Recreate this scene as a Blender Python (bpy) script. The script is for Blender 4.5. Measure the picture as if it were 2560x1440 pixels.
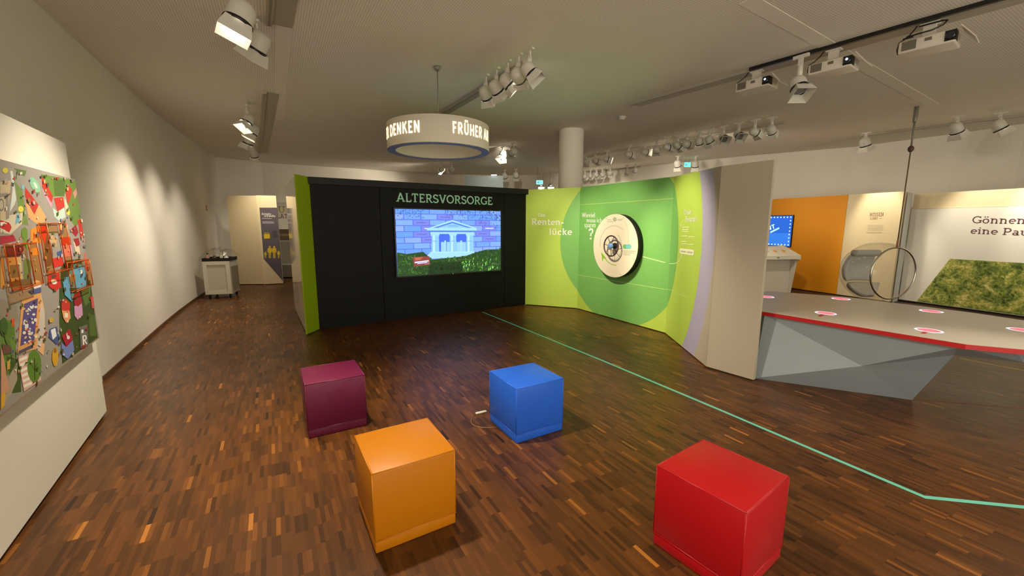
import bpy, bmesh, math, random
import numpy as np
from mathutils import Vector, Matrix

for o in list(bpy.data.objects):
    bpy.data.objects.remove(o, do_unlink=True)
SC = bpy.context.scene
COL = SC.collection
rnd = random.Random(7)

# ------------------------------------------------------------------ camera
F, PITCH, ROLL, H = 1030.1, math.radians(8.659), math.radians(0.103), 1.6735
HC = 3.67                       # ceiling height
cam_d = bpy.data.cameras.new('camera')
cam_d.sensor_width = 36.0
cam_d.lens = F / 2560 * 36.0
cam_d.clip_start = 0.05
cam = bpy.data.objects.new('camera', cam_d)
cam.matrix_world = Matrix.Translation((0, 0, H)) @ Matrix.Rotation(math.pi / 2 - PITCH, 4, 'X') @ Matrix.Rotation(ROLL, 4, 'Z')
COL.objects.link(cam)
SC.camera = cam

# ------------------------------------------------------------------ world and exposure
world = bpy.data.worlds.new('hall_beyond')
SC.world = world
world.use_nodes = True
world.node_tree.nodes['Background'].inputs[0].default_value = (1.0, 0.90, 0.74, 1)
world.node_tree.nodes['Background'].inputs[1].default_value = 2.0
SC.view_settings.view_transform = 'Standard'
SC.view_settings.look = 'None'
SC.view_settings.gamma = 1.0
SC.view_settings.exposure = 0.2
SC.view_settings.use_curve_mapping = False
SC.cycles.use_denoising = True
SC.cycles.max_bounces = 6
SC.cycles.diffuse_bounces = 4
SC.cycles.glossy_bounces = 3
SC.cycles.transparent_max_bounces = 12
SC.cycles.use_adaptive_sampling = True
SC.cycles.adaptive_threshold = 0.06
SC.cycles.sample_clamp_indirect = 4.0
SC.cycles.caustics_reflective = False
SC.cycles.caustics_refractive = False

WARM = (1.0, 0.87, 0.68)
GAIN = 1.65
# general house lights on the ceiling tracks: (position, aim, watts, cone degrees, colour)
def spot(name, loc, aim, watts, cone, blend=0.6, col=WARM, radius=0.05, parent=None):
    l = bpy.data.lights.new(name, 'SPOT')
    l.energy = watts * GAIN
    l.color = col
    l.spot_size = math.radians(min(cone, 175))
    l.spot_blend = blend
    l.shadow_soft_size = radius
    o = bpy.data.objects.new(name, l)
    d = Vector(aim) - Vector(loc)
    q = d.to_track_quat('-Z', 'Y')
    if parent is not None:
        o.parent = parent
        o.location = Vector(loc) - parent.location
    else:
        o.location = loc
    o.rotation_euler = q.to_euler()
    COL.objects.link(o)
    return o

# ------------------------------------------------------------------ pixel helpers (a pixel gives a direction, the surface it lies on gives the distance)
_cp, _sp, _c, _s = math.cos(PITCH), math.sin(PITCH), math.cos(ROLL), math.sin(ROLL)
_f = np.array([0, _cp, -_sp]); _u = np.array([0, _sp, _cp]); _x = np.array([1.0, 0, 0])
CR = np.array([_c * _x + _s * _u, -_s * _x + _c * _u, _f])
def ray(u, v):
    return CR.T @ np.array([(u - 1280) / F, (720 - v) / F, 1.0])
def atz(u, v, z=0.0):
    d = ray(u, v); t = (z - H) / d[2]
    return np.array([d[0] * t, d[1] * t, z])
class Plane:
    """vertical plane through plan points a -> b; n faces the camera; off moves it forwards"""
    def __init__(s, a, b, off=0.0):
        a = np.array(a[:2], float); b = np.array(b[:2], float)
        d = (b - a); s.len = np.hypot(*d); d /= s.len
        n = np.array([d[1], -d[0]])
        if n @ a > 0: n = -n
        s.d = d; s.n = n; s.a = a + n * off; s.b = b + n * off
    def px(s, u, v):
        r = ray(u, v)
        t = (s.n @ s.a) / (s.n @ r[:2])
        p = r * t
        return ((p[:2] - s.a) @ s.d, H + p[2])            # (s along the wall, height)
    def at(s, t, z, o=0.0):
        p = s.a + s.d * t + s.n * o
        return (p[0], p[1], z)

# ------------------------------------------------------------------ materials
def lin(c):
    return tuple((x / 255 / 12.92) if x <= 10 else ((x / 255 + 0.055) / 1.055) ** 2.4 for x in c)
def new_mat(name):
    m = bpy.data.materials.new(name); m.use_nodes = True
    nt = m.node_tree
    b = nt.nodes['Principled BSDF']
    return m, nt, b
def mat(name, rgb, rough=0.5, metal=0.0, spec=0.5, bump=0.0, bump_scale=200.0, var=0.0, var_scale=3.0, coat=0.0):
    m, nt, b = new_mat(name)
    c = lin(rgb)
    b.inputs['Base Color'].default_value = (*c, 1)
    b.inputs['Roughness'].default_value = rough
    b.inputs['Metallic'].default_value = metal
    b.inputs['Specular IOR Level'].default_value = spec
    b.inputs['Coat Weight'].default_value = coat
    tc = nt.nodes.new('ShaderNodeTexCoord')
    if bump > 0:
        n = nt.nodes.new('ShaderNodeTexNoise'); n.inputs['Scale'].default_value = bump_scale; n.inputs['Detail'].default_value = 3
        bp = nt.nodes.new('ShaderNodeBump'); bp.inputs['Strength'].default_value = bump; bp.inputs['Distance'].default_value = 0.01
        nt.links.new(tc.outputs['Object'], n.inputs['Vector'])
        nt.links.new(n.outputs['Fac'], bp.inputs['Height'])
        nt.links.new(bp.outputs['Normal'], b.inputs['Normal'])
    if var > 0:
        n = nt.nodes.new('ShaderNodeTexNoise'); n.inputs['Scale'].default_value = var_scale; n.inputs['Detail'].default_value = 4
        mx = nt.nodes.new('ShaderNodeMix'); mx.data_type = 'RGBA'
        mx.inputs['A'].default_value = (*[x * (1 - var) for x in c], 1)
        mx.inputs['B'].default_value = (*[min(1, x * (1 + var)) for x in c], 1)
        nt.links.new(tc.outputs['Object'], n.inputs['Vector'])
        nt.links.new(n.outputs['Fac'], mx.inputs['Factor'])
        nt.links.new(mx.outputs['Result'], b.inputs['Base Color'])
    return m
def emit(name, rgb, strength):
    m, nt, b = new_mat(name)
    b.inputs['Base Color'].default_value = (0, 0, 0, 1)
    b.inputs['Emission Color'].default_value = (*lin(rgb), 1)
    b.inputs['Emission Strength'].default_value = strength
    return m
def print_mat(name, rough=0.5, emission=None, spec=0.4):
    m, nt, b = new_mat(name)
    a = nt.nodes.new('ShaderNodeAttribute'); a.attribute_name = 'Col'
    b.inputs['Roughness'].default_value = rough
    b.inputs['Specular IOR Level'].default_value = spec
    if emission is None:
        nt.links.new(a.outputs['Color'], b.inputs['Base Color'])
    else:
        b.inputs['Base Color'].default_value = (0.002, 0.002, 0.002, 1)
        nt.links.new(a.outputs['Color'], b.inputs['Emission Color'])
        b.inputs['Emission Strength'].default_value = emission
    return m
def clear_mat(name, tint=(1, 1, 1), gloss=0.25, rough=0.03, ior=1.45):
    m = bpy.data.materials.new(name); m.use_nodes = True
    nt = m.node_tree; nt.nodes.clear()
    out = nt.nodes.new('ShaderNodeOutputMaterial')
    tr = nt.nodes.new('ShaderNodeBsdfTransparent'); tr.inputs[0].default_value = (*tint, 1)
    gl = nt.nodes.new('ShaderNodeBsdfGlossy'); gl.inputs['Roughness'].default_value = rough
    lw = nt.nodes.new('ShaderNodeLayerWeight'); lw.inputs['Blend'].default_value = 0.5
    fr = nt.nodes.new('ShaderNodeMath'); fr.operation = 'POWER'; fr.inputs[1].default_value = 4.0
    nt.links.new(lw.outputs['Facing'], fr.inputs[0])
    mt = nt.nodes.new('ShaderNodeMath'); mt.operation = 'MULTIPLY_ADD'; mt.inputs[1].default_value = ior - 1.0; mt.inputs[2].default_value = gloss * 0.06
    mx = nt.nodes.new('ShaderNodeMixShader')
    nt.links.new(fr.outputs[0], mt.inputs[0]); nt.links.new(mt.outputs[0], mx.inputs[0])
    nt.links.new(tr.outputs[0], mx.inputs[1]); nt.links.new(gl.outputs[0], mx.inputs[2])
    nt.links.new(mx.outputs[0], out.inputs[0])
    return m

M = {}
M['wall'] = mat('wall_paint', (232, 228, 216), 0.85, bump=0.05, bump_scale=60, var=0.015)
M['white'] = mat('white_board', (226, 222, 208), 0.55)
M['cream'] = mat('cream_board', (226, 208, 168), 0.6)
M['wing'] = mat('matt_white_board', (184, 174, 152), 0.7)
M['gloss_white'] = mat('gloss_white_board', (205, 200, 188), 0.06, spec=0.9)
M['black'] = mat('black_board', (10, 10, 9), 0.6, spec=0.25)
M['plinth'] = mat('plinth_black', (14, 12, 10), 0.8)
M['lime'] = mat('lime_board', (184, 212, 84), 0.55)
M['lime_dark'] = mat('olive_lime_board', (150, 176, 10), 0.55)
M['green'] = mat('green_print', (122, 184, 92), 0.55)
M['lavender'] = mat('lavender_print', (178, 172, 196), 0.6)
M['joint'] = mat('joint_line', (196, 222, 120), 0.6)
M['orange_wall'] = mat('orange_board', (232, 152, 8), 0.6)
M['metal_white'] = mat('white_metal', (222, 220, 210), 0.35)
M['metal_grey'] = mat('grey_metal', (150, 146, 134), 0.4, metal=0.3)
M['track'] = mat('track_grey', (178, 172, 156), 0.5)
M['black_metal'] = mat('black_metal', (18, 16, 14), 0.4)
M['chrome'] = mat('chrome', (210, 206, 198), 0.15, metal=1.0)
M['brown_skirt'] = mat('brown_skirting', (92, 58, 28), 0.5)
M['lens'] = emit('lamp_lens', (255, 240, 212), 14.0)
M['lens_off'] = mat('unlit_lens', (120, 118, 112), 0.2)
M['led'] = emit('led_text', (255, 214, 168), 2.3)
M['white_print'] = mat('white_print', (246, 246, 232), 0.5)
M['plum_print'] = mat('plum_print', (96, 62, 70), 0.6)
M['brown_print'] = mat('brown_print', (128, 92, 68), 0.6)
M['mint_print'] = mat('mint_print', (184, 244, 218), 0.5)
M['print'] = print_mat('poster_print', 0.35)
M['screen'] = print_mat('screen_light', emission=1.25)

def floor_tone_mat():
    m, nt, b = new_mat('parquet_wood')
    at = nt.nodes.new('ShaderNodeAttribute'); at.attribute_name = 'tone'
    geo = nt.nodes.new('ShaderNodeNewGeometry')
    mp = nt.nodes.new('ShaderNodeMapping'); mp.inputs['Rotation'].default_value = (0, 0, math.radians(-120)); mp.inputs['Scale'].default_value = (1, 1, 1)
    ms = nt.nodes.new('ShaderNodeVectorMath'); ms.operation = 'MULTIPLY'; ms.inputs[1].default_value = (14, 260, 1)
    no = nt.nodes.new('ShaderNodeTexNoise'); no.inputs['Scale'].default_value = 1.0; no.inputs['Detail'].default_value = 3
    big = nt.nodes.new('ShaderNodeTexNoise'); big.inputs['Scale'].default_value = 0.9; big.inputs['Detail'].default_value = 2
    ma = nt.nodes.new('ShaderNodeMath'); ma.operation = 'MULTIPLY_ADD'; ma.inputs[1].default_value = 0.22
    mb = nt.nodes.new('ShaderNodeMath'); mb.operation = 'SUBTRACT'; mb.inputs[1].default_value = 0.11
    cr = nt.nodes.new('ShaderNodeValToRGB')
    el = cr.color_ramp.elements
    stops = [(0.0, (45, 26, 9)), (0.3, (73, 43, 16)), (0.62, (102, 61, 23)), (0.85, (136, 84, 32)), (1.0, (174, 112, 44))]
    el[0].position, el[0].color = 0.0, (*lin(stops[0][1]), 1)
    el[1].position, el[1].color = 1.0, (*lin(stops[-1][1]), 1)
    for p, c in stops[1:-1]:
        e = el.new(p); e.color = (*lin(c), 1)
    L = nt.links.new
    L(geo.outputs['Position'], mp.inputs['Vector']); L(mp.outputs['Vector'], ms.inputs[0]); L(ms.outputs['Vector'], no.inputs['Vector'])
    L(geo.outputs['Position'], big.inputs['Vector'])
    L(no.outputs['Fac'], ma.inputs[0]); L(at.outputs['Fac'], ma.inputs[2]); L(ma.outputs[0], mb.inputs[0]); L(mb.outputs[0], cr.inputs['Fac'])
    L(cr.outputs['Color'], b.inputs['Base Color'])
    b.inputs['Roughness'].default_value = 0.34
    rr = nt.nodes.new('ShaderNodeMapRange'); rr.inputs['To Min'].default_value = 0.30; rr.inputs['To Max'].default_value = 0.44
    L(big.outputs['Fac'], rr.inputs['Value']); L(rr.outputs['Result'], b.inputs['Roughness'])
    b.inputs['Specular IOR Level'].default_value = 0.32
    return m
M['parquet'] = floor_tone_mat()
M['slab'] = mat('parquet_joint', (60, 36, 19), 0.5)

def ceiling_mat():
    m, nt, b = new_mat('perforated_ceiling')
    L = nt.links.new
    geo = nt.nodes.new('ShaderNodeNewGeometry')
    mp = nt.nodes.new('ShaderNodeMapping'); mp.inputs['Rotation'].default_value = (0, 0, math.radians(-120))
    sc = nt.nodes.new('ShaderNodeVectorMath'); sc.operation = 'SCALE'; sc.inputs['Scale'].default_value = 42.0
    fr = nt.nodes.new('ShaderNodeVectorMath'); fr.operation = 'FRACTION'
    sb = nt.nodes.new('ShaderNodeVectorMath'); sb.operation = 'SUBTRACT'; sb.inputs[1].default_value = (0.5, 0.5, 0)
    ml = nt.nodes.new('ShaderNodeVectorMath'); ml.operation = 'MULTIPLY'; ml.inputs[1].default_value = (1, 1, 0)
    ln = nt.nodes.new('ShaderNodeVectorMath'); ln.operation = 'LENGTH'
    lt = nt.nodes.new('ShaderNodeMath'); lt.operation = 'LESS_THAN'; lt.inputs[1].default_value = 0.24
    mx = nt.nodes.new('ShaderNodeMix'); mx.data_type = 'RGBA'
    mx.inputs['A'].default_value = (*lin((243, 238, 226)), 1); mx.inputs['B'].default_value = (*lin((196, 190, 176)), 1)
    L(geo.outputs['Position'], mp.inputs['Vector']); L(mp.outputs['Vector'], sc.inputs[0]); L(sc.outputs['Vector'], fr.inputs[0])
    L(fr.outputs['Vector'], sb.inputs[0]); L(sb.outputs['Vector'], ml.inputs[0]); L(ml.outputs['Vector'], ln.inputs[0]); L(ln.outputs['Value'], lt.inputs[0])
    L(lt.outputs[0], mx.inputs['Factor']); L(mx.outputs['Result'], b.inputs['Base Color'])
    b.inputs['Roughness'].default_value = 0.9
    return m
M['ceiling'] = ceiling_mat()
M['ceiling_band'] = mat('plain_ceiling_band', (243, 238, 226), 0.9)

def grass_mat():
    m, nt, b = new_mat('grass_photo_print')
    L = nt.links.new
    tc = nt.nodes.new('ShaderNodeTexCoord')
    wa = nt.nodes.new('ShaderNodeTexNoise'); wa.inputs['Scale'].default_value = 4.0; wa.inputs['Detail'].default_value = 4; wa.inputs['Distortion'].default_value = 0.5
    fi = nt.nodes.new('ShaderNodeTexNoise'); fi.inputs['Scale'].default_value = 22.0; fi.inputs['Detail'].default_value = 6; fi.inputs['Distortion'].default_value = 0.7
    ad = nt.nodes.new('ShaderNodeMath'); ad.operation = 'MULTIPLY_ADD'; ad.inputs[1].default_value = 0.55
    hs = nt.nodes.new('ShaderNodeMath'); hs.operation = 'MULTIPLY'; hs.inputs[1].default_value = 0.45
    cr = nt.nodes.new('ShaderNodeValToRGB'); el = cr.color_ramp.elements
    st = [(0.36, (48, 60, 18)), (0.43, (88, 106, 34)), (0.50, (132, 144, 60)), (0.57, (180, 172, 86)), (0.64, (222, 208, 134))]
    el[0].position, el[0].color = st[0][0], (*lin(st[0][1]), 1)
    el[1].position, el[1].color = st[-1][0], (*lin(st[-1][1]), 1)
    for p, c in st[1:-1]:
        e = el.new(p); e.color = (*lin(c), 1)
    L(tc.outputs['Object'], wa.inputs['Vector']); L(tc.outputs['Object'], fi.inputs['Vector'])
    L(fi.outputs['Fac'], hs.inputs[0]); L(wa.outputs['Fac'], ad.inputs[0]); L(hs.outputs[0], ad.inputs[2]); L(ad.outputs[0], cr.inputs['Fac'])
    L(cr.outputs['Color'], b.inputs['Base Color'])
    b.inputs['Roughness'].default_value = 0.6
    return m
M['grass'] = grass_mat()

# ------------------------------------------------------------------ mesh helpers
class MB:
    def __init__(s): s.v = []; s.f = []; s.smooth = []
    def add(s, vs, fs, smooth=False):
        k = len(s.v); s.v += [tuple(map(float, p)) for p in vs]
        for f in fs: s.f.append(tuple(i + k for i in f)); s.smooth.append(smooth)
        return s
    def box(s, c, size, R=None):
        hx, hy, hz = [q / 2 for q in size]
        vs = [Vector((x * hx, y * hy, z * hz)) for z in (-1, 1) for y in (-1, 1) for x in (-1, 1)]
        if R is not None: vs = [R @ q for q in vs]
        vs = [q + Vector(c) for q in vs]
        return s.add(vs, [(0, 2, 3, 1), (4, 5, 7, 6), (0, 1, 5, 4), (2, 6, 7, 3), (0, 4, 6, 2), (1, 3, 7, 5)])
    def prism(s, poly, z0, z1):
        n = len(poly)
        a = sum(poly[i][0] * poly[(i + 1) % n][1] - poly[(i + 1) % n][0] * poly[i][1] for i in range(n))
        if a < 0: poly = poly[::-1]
        vs = [(p[0], p[1], z0) for p in poly] + [(p[0], p[1], z1) for p in poly]
        fs = [tuple(range(n - 1, -1, -1)), tuple(range(n, 2 * n))] + [(i, (i + 1) % n, n + (i + 1) % n, n + i) for i in range(n)]
        return s.add(vs, fs)
    def lathe(s, prof, n=32, R=None, c=(0, 0, 0), cap0=True, cap1=True, smooth=True):
        vs = []
        for r, z in prof:
            for i in range(n):
                a = 2 * math.pi * i / n
                q = Vector((r * math.cos(a), r * math.sin(a), z))
                if R is not None: q = R @ q
                vs.append(q + Vector(c))
        fs = [(j * n + i, j * n + (i + 1) % n, (j + 1) * n + (i + 1) % n, (j + 1) * n + i) for j in range(len(prof) - 1) for i in range(n)]
        s.add(vs, fs, smooth)
        k = len(s.v) - len(vs)
        if cap0: s.f.append(tuple(k + i for i in range(n - 1, -1, -1))); s.smooth.append(False)
        if cap1: s.f.append(tuple(k + (len(prof) - 1) * n + i for i in range(n))); s.smooth.append(False)
        return s
    def tube(s, pts, r, n=8, closed=False, smooth=True):
        P = [Vector(p) for p in pts]; m = len(P); rings = []
        prev = None
        for i in range(m):
            if closed: t = P[(i + 1) % m] - P[i - 1]
            else: t = P[min(i + 1, m - 1)] - P[max(i - 1, 0)]
            t.normalize()
            if prev is None:
                up = Vector((0, 0, 1)) if abs(t.z) < 0.9 else Vector((1, 0, 0))
                x = t.cross(up).normalized()
            else:
                x = (prev - t * prev.dot(t)).normalized()
            prev = x; y = t.cross(x)
            rings.append([P[i] + (x * math.cos(2 * math.pi * k / n) + y * math.sin(2 * math.pi * k / n)) * r for k in range(n)])
        vs = [q for g in rings for q in g]
        fs = []
        for j in range(m if closed else m - 1):
            a, b = j * n, ((j + 1) % m) * n
            fs += [(a + i, a + (i + 1) % n, b + (i + 1) % n, b + i) for i in range(n)]
        if not closed: fs += [tuple(range(n - 1, -1, -1)), tuple((m - 1) * n + i for i in range(n))]
        return s.add(vs, fs, smooth)
    def build(s, name, m, parent=None, off=None, smooth_all=False):
        me = bpy.data.meshes.new(name)
        vs = s.v if off is None else [(p[0] - off[0], p[1] - off[1], p[2] - off[2]) for p in s.v]
        me.from_pydata(vs, [], s.f)
        for p, q in zip(me.polygons, s.smooth): p.use_smooth = q or smooth_all
        me.materials.append(M[m] if isinstance(m, str) else m)
        me.update()
        return link(name, me, parent)
def link(name, me, parent=None):
    o = bpy.data.objects.new(name, me); COL.objects.link(o)
    if parent is not None: o.parent = parent
    return o
def thing(name, label, cat, loc=(0, 0, 0), rotz=0.0, group=None):
    o = bpy.data.objects.new(name, None); COL.objects.link(o)
    o.empty_display_size = 0.1
    o.location = loc; o.rotation_euler = (0, 0, rotz)
    return tag(o, label, cat, group)
def tag(o, label, cat, group=None, kind=None):
    o['label'] = label; o['category'] = cat
    if group: o['group'] = group
    if kind: o['kind'] = kind
    return o
def struct(o, label=None, cat=None):
    o['kind'] = 'structure'
    if label: o['label'] = label
    if cat: o['category'] = cat
    return o
def rounded_box(size, bev=0.012, seg=2, bulge=0.0):
    bm = bmesh.new(); bmesh.ops.create_cube(bm, size=1.0)
    for v in bm.verts: v.co = Vector((v.co.x * size[0], v.co.y * size[1], v.co.z * size[2]))
    bmesh.ops.bevel(bm, geom=list(bm.edges), offset=bev, segments=seg, affect='EDGES', profile=0.5)
    return bm
def bm_mesh(name, bm, m, parent=None, smooth=True, off=(0, 0, 0)):
    me = bpy.data.meshes.new(name)
    for v in bm.verts: v.co += Vector(off)
    bm.to_mesh(me); bm.free()
    for p in me.polygons: p.use_smooth = smooth
    me.materials.append(M[m] if isinstance(m, str) else m)
    return link(name, me, parent)

class Paint:
    """flat coloured print: polygons laid on a surface, each a hair above the last"""
    def __init__(s, fn, step=2e-5): s.fn = fn; s.v = []; s.f = []; s.c = []; s.k = 0; s.step = step
    def poly(s, pts, rgb):
        s.k += 1; o = s.k * s.step; b = len(s.v)
        s.v += [s.fn(p, o) for p in pts]
        s.f.append(tuple(range(b, b + len(pts)))); s.c.append(rgb)
        return s
    def ell(s, cx, cy, rx, ry, rgb, rot=0.0, n=14, a0=0, a1=360):
        ca, sa = math.cos(math.radians(rot)), math.sin(math.radians(rot)); pts = []
        full = (a1 - a0) >= 360
        for i in range(n if full else n + 1):
            a = math.radians(a0 + (a1 - a0) * i / n)
            x, y = rx * math.cos(a), ry * math.sin(a)
            pts.append((cx + x * ca - y * sa, cy + x * sa + y * ca))
        return s.poly(pts, rgb)
    def line(s, pts, w, rgb):
        for (x0, y0), (x1, y1) in zip(pts, pts[1:]):
            l = math.hypot(x1 - x0, y1 - y0) or 1; nx, ny = -(y1 - y0) / l * w / 2, (x1 - x0) / l * w / 2
            s.poly([(x0 + nx, y0 + ny), (x1 + nx, y1 + ny), (x1 - nx, y1 - ny), (x0 - nx, y0 - ny)], rgb)
        return s
    def build(s, name, m, parent, off=(0, 0, 0)):
        me = bpy.data.meshes.new(name)
        me.from_pydata([(p[0] - off[0], p[1] - off[1], p[2] - off[2]) for p in s.v], [], s.f)
        at = me.color_attributes.new('Col', 'FLOAT_COLOR', 'CORNER')
        vals = []
        for f, c in zip(s.f, s.c): vals += [*lin(c), 1.0] * len(f)
        at.data.foreach_set('color', vals)
        me.materials.append(M[m] if isinstance(m, str) else m)
        return link(name, me, parent)

# ------------------------------------------------------------------ lettering: strokes with slab feet, drawn glyph by glyph
SERIF_T = 0.10
def G(adv, *p): return (adv, p)
def S(x, y, h=0.13): return ('S', x, y, h)
B0, T1, XT = 0.05, 0.95, 0.65      # serif centre lines: baseline, cap top, x-height top
GL = {
 'A': G(.90, ('L', .13, 0, .45, 1), ('L', .77, 0, .45, 1), ('t', .25, .33, .65, .33), S(.13, B0, .14), S(.77, B0, .14)),
 'B': G(.76, ('L', .2, 0, .2, 1), ('L', .2, .94, .42, .94), ('C', .42, .73, .2, .21, 90, -90), ('L', .2, .52, .44, .52), ('C', .44, .29, .23, .23, 90, -90), ('L', .2, .06, .44, .06), S(.16, B0, .1), S(.16, T1, .1)),
 'D': G(.84, ('L', .2, 0, .2, 1), ('L', .2, .94, .38, .94), ('C', .38, .5, .36, .44, 90, -90), ('L', .2, .06, .38, .06), S(.16, B0, .1), S(.16, T1, .1)),
 'E': G(.72, ('L', .2, 0, .2, 1), ('L', .1, .94, .62, .94), ('L', .2, .51, .52, .51), ('L', .1, .06, .66, .06), ('v', .62, .78, .62, .94), ('v', .66, .06, .66, .24)),
 'F': G(.66, ('L', .2, 0, .2, 1), ('L', .1, .94, .6, .94), ('L', .2, .5, .52, .5), S(.2, B0)),
 'G': G(.86, ('C', .46, .5, .36, .44, 40, 325), ('L', .75, .08, .75, .42), ('t', .55, .42, .86, .42), ('v', .73, .74, .73, .95)),
 'H': G(.86, ('L', .2, 0, .2, 1), ('L', .68, 0, .68, 1), ('L', .2, .5, .68, .5), S(.2, B0), S(.68, B0), S(.2, T1), S(.68, T1)),
 'I': G(.40, ('L', .2, 0, .2, 1), S(.2, B0, .16), S(.2, T1, .16)),
 'K': G(.82, ('L', .2, 0, .2, 1), ('L', .2, .42, .68, 1), ('L', .38, .62, .72, 0), S(.2, B0), S(.72, B0), S(.2, T1), S(.66, T1)),
 'L': G(.68, ('L', .2, 0, .2, 1), ('L', .1, .06, .62, .06), S(.2, T1), ('v', .62, .06, .62, .28)),
 'M': G(1.0, ('L', .18, 0, .2, 1), ('L', .82, 0, .8, 1), ('L', .2, 1, .5, .1), ('L', .8, 1, .5, .1), S(.18, B0), S(.82, B0)),
 'N': G(.86, ('L', .18, 0, .18, 1), ('L', .68, 0, .68, 1), ('L', .18, 1, .68, 0), S(.18, B0), S(.14, T1, .1), S(.68, T1)),
 'O': G(.90, ('C', .45, .5, .36, .44, 0, 360)),
 'P': G(.72, ('L', .2, 0, .2, 1), ('L', .2, .94, .42, .94), ('C', .42, .69, .22, .25, 90, -90), ('L', .2, .44, .42, .44), S(.2, B0, .15), S(.16, T1, .1)),
 'R': G(.82, ('L', .2, 0, .2, 1), ('L', .2, .94, .42, .94), ('C', .42, .71, .21, .23, 90, -90), ('L', .2, .48, .42, .48), ('L', .42, .48, .7, 0), S(.2, B0), S(.74, B0, .1), S(.16, T1, .1)),
 'S': G(.70, ('C', .35, .73, .23, .21, 25, 270), ('C', .35, .27, .25, .22, 90, -155), ('v', .56, .76, .56, .95), ('v', .11, .05, .11, .26)),
 'T': G(.76, ('L', .38, 0, .38, 1), ('L', .08, .94, .68, .94), S(.38, B0, .16), ('v', .08, .74, .08, .94), ('v', .68, .74, .68, .94)),
 'U': G(.86, ('L', .2, .36, .2, 1), ('L', .68, .36, .68, 1), ('C', .44, .36, .24, .30, 180, 360), S(.2, T1), S(.68, T1)),
 'V': G(.86, ('L', .13, 1, .43, 0), ('L', .73, 1, .43, 0), S(.13, T1, .14), S(.73, T1, .14)),
 'W': G(1.16, ('L', .12, 1, .33, 0), ('L', .58, 1, .33, 0), ('L', .58, 1, .83, 0), ('L', 1.04, 1, .83, 0), S(.12, T1), S(1.04, T1)),
 'a': G(.62, ('L', .46, 0, .46, .46), ('C', .30, .46, .16, .17, 0, 150), ('C', .28, .19, .16, .15, 0, 360), ('S', .52, B0, .08)),
 'c': G(.58, ('C', .33, .33, .22, .28, 50, 310), ('v', .50, .46, .50, .62)),
 'e': G(.62, ('C', .33, .33, .22, .28, 0, 310), ('t', .12, .34, .55, .34)),
 'h': G(.72, ('L', .18, 0, .18, 1), ('C', .36, .42, .18, .2, 180, 0), ('L', .54, 0, .54, .42), S(.18, B0, .11), S(.54, B0, .11), ('S', .12, T1, .09)),
 'i': G(.36, ('L', .18, 0, .18, .68), ('d', .18, .9), S(.18, B0, .12), ('S', .12, XT, .09)),
 'k': G(.68, ('L', .18, 0, .18, 1), ('L', .18, .26, .5, .66), ('L', .3, .42, .56, 0), S(.18, B0, .11), S(.56, B0, .11), ('S', .12, T1, .09), S(.52, XT, .1)),
 'l': G(.36, ('L', .18, 0, .18, 1), S(.18, B0, .13), ('S', .12, T1, .09)),
 'm': G(1.04, ('L', .18, 0, .18, .68), ('C', .35, .42, .17, .2, 180, 0), ('L', .52, 0, .52, .42), ('C', .69, .42, .17, .2, 180, 0), ('L', .86, 0, .86, .42), S(.18, B0, .1), S(.52, B0, .1), S(.86, B0, .1), ('S', .12, XT, .09)),
 'n': G(.72, ('L', .18, 0, .18, .68), ('C', .36, .42, .18, .2, 180, 0), ('L', .54, 0, .54, .42), S(.18, B0, .11), S(.54, B0, .11), ('S', .12, XT, .09)),
 'o': G(.66, ('C', .33, .33, .22, .28, 0, 360)),
 'p': G(.70, ('L', .18, -.28, .18, .68), ('C', .36, .33, .19, .28, 0, 360), S(.18, -.24, .12), ('S', .12, XT, .09)),
 'r': G(.54, ('L', .18, 0, .18, .68), ('C', .40, .38, .22, .24, 180, 75), S(.18, B0, .13), ('S', .12, XT, .09)),
 's': G(.54, ('C', .27, .48, .15, .14, 20, 270), ('C', .27, .19, .17, .15, 90, -160)),
 't': G(.46, ('L', .2, .16, .2, .9), ('C', .33, .17, .13, .12, 180, 320), ('t', .06, .63, .42, .63)),
 'u': G(.72, ('L', .18, .24, .18, .68), ('C', .35, .24, .17, .19, 180, 360), ('L', .54, 0, .54, .68), ('S', .12, XT, .09), ('S', .48, XT, .09), ('S', .6, B0, .08)),
 'v': G(.66, ('L', .12, .68, .33, 0), ('L', .54, .68, .33, 0), S(.12, XT, .11), S(.54, XT, .11)),
 'w': G(.94, ('L', .1, .68, .28, 0), ('L', .47, .68, .28, 0), ('L', .47, .68, .66, 0), ('L', .84, .68, .66, 0), S(.1, XT, .1), S(.84, XT, .1)),
 '?': G(.56, ('C', .28, .74, .2, .2, 170, -60), ('L', .30, .56, .28, .28), ('d', .28, .06)),
 '-': G(.44, ('L', .06, .34, .38, .34)), ':': G(.3, ('d', .15, .08), ('d', .15, .58)), ' ': G(.32),
}
GL['ü'] = G(.72, *GL['u'][1], ('d', .24, .88), ('d', .48, .88))
GL['ö'] = G(.66, *GL['o'][1], ('d', .22, .88), ('d', .44, .88))
GL['Ü'] = G(.86, *GL['U'][1], ('d', .30, 1.18), ('d', .58, 1.18))
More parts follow.
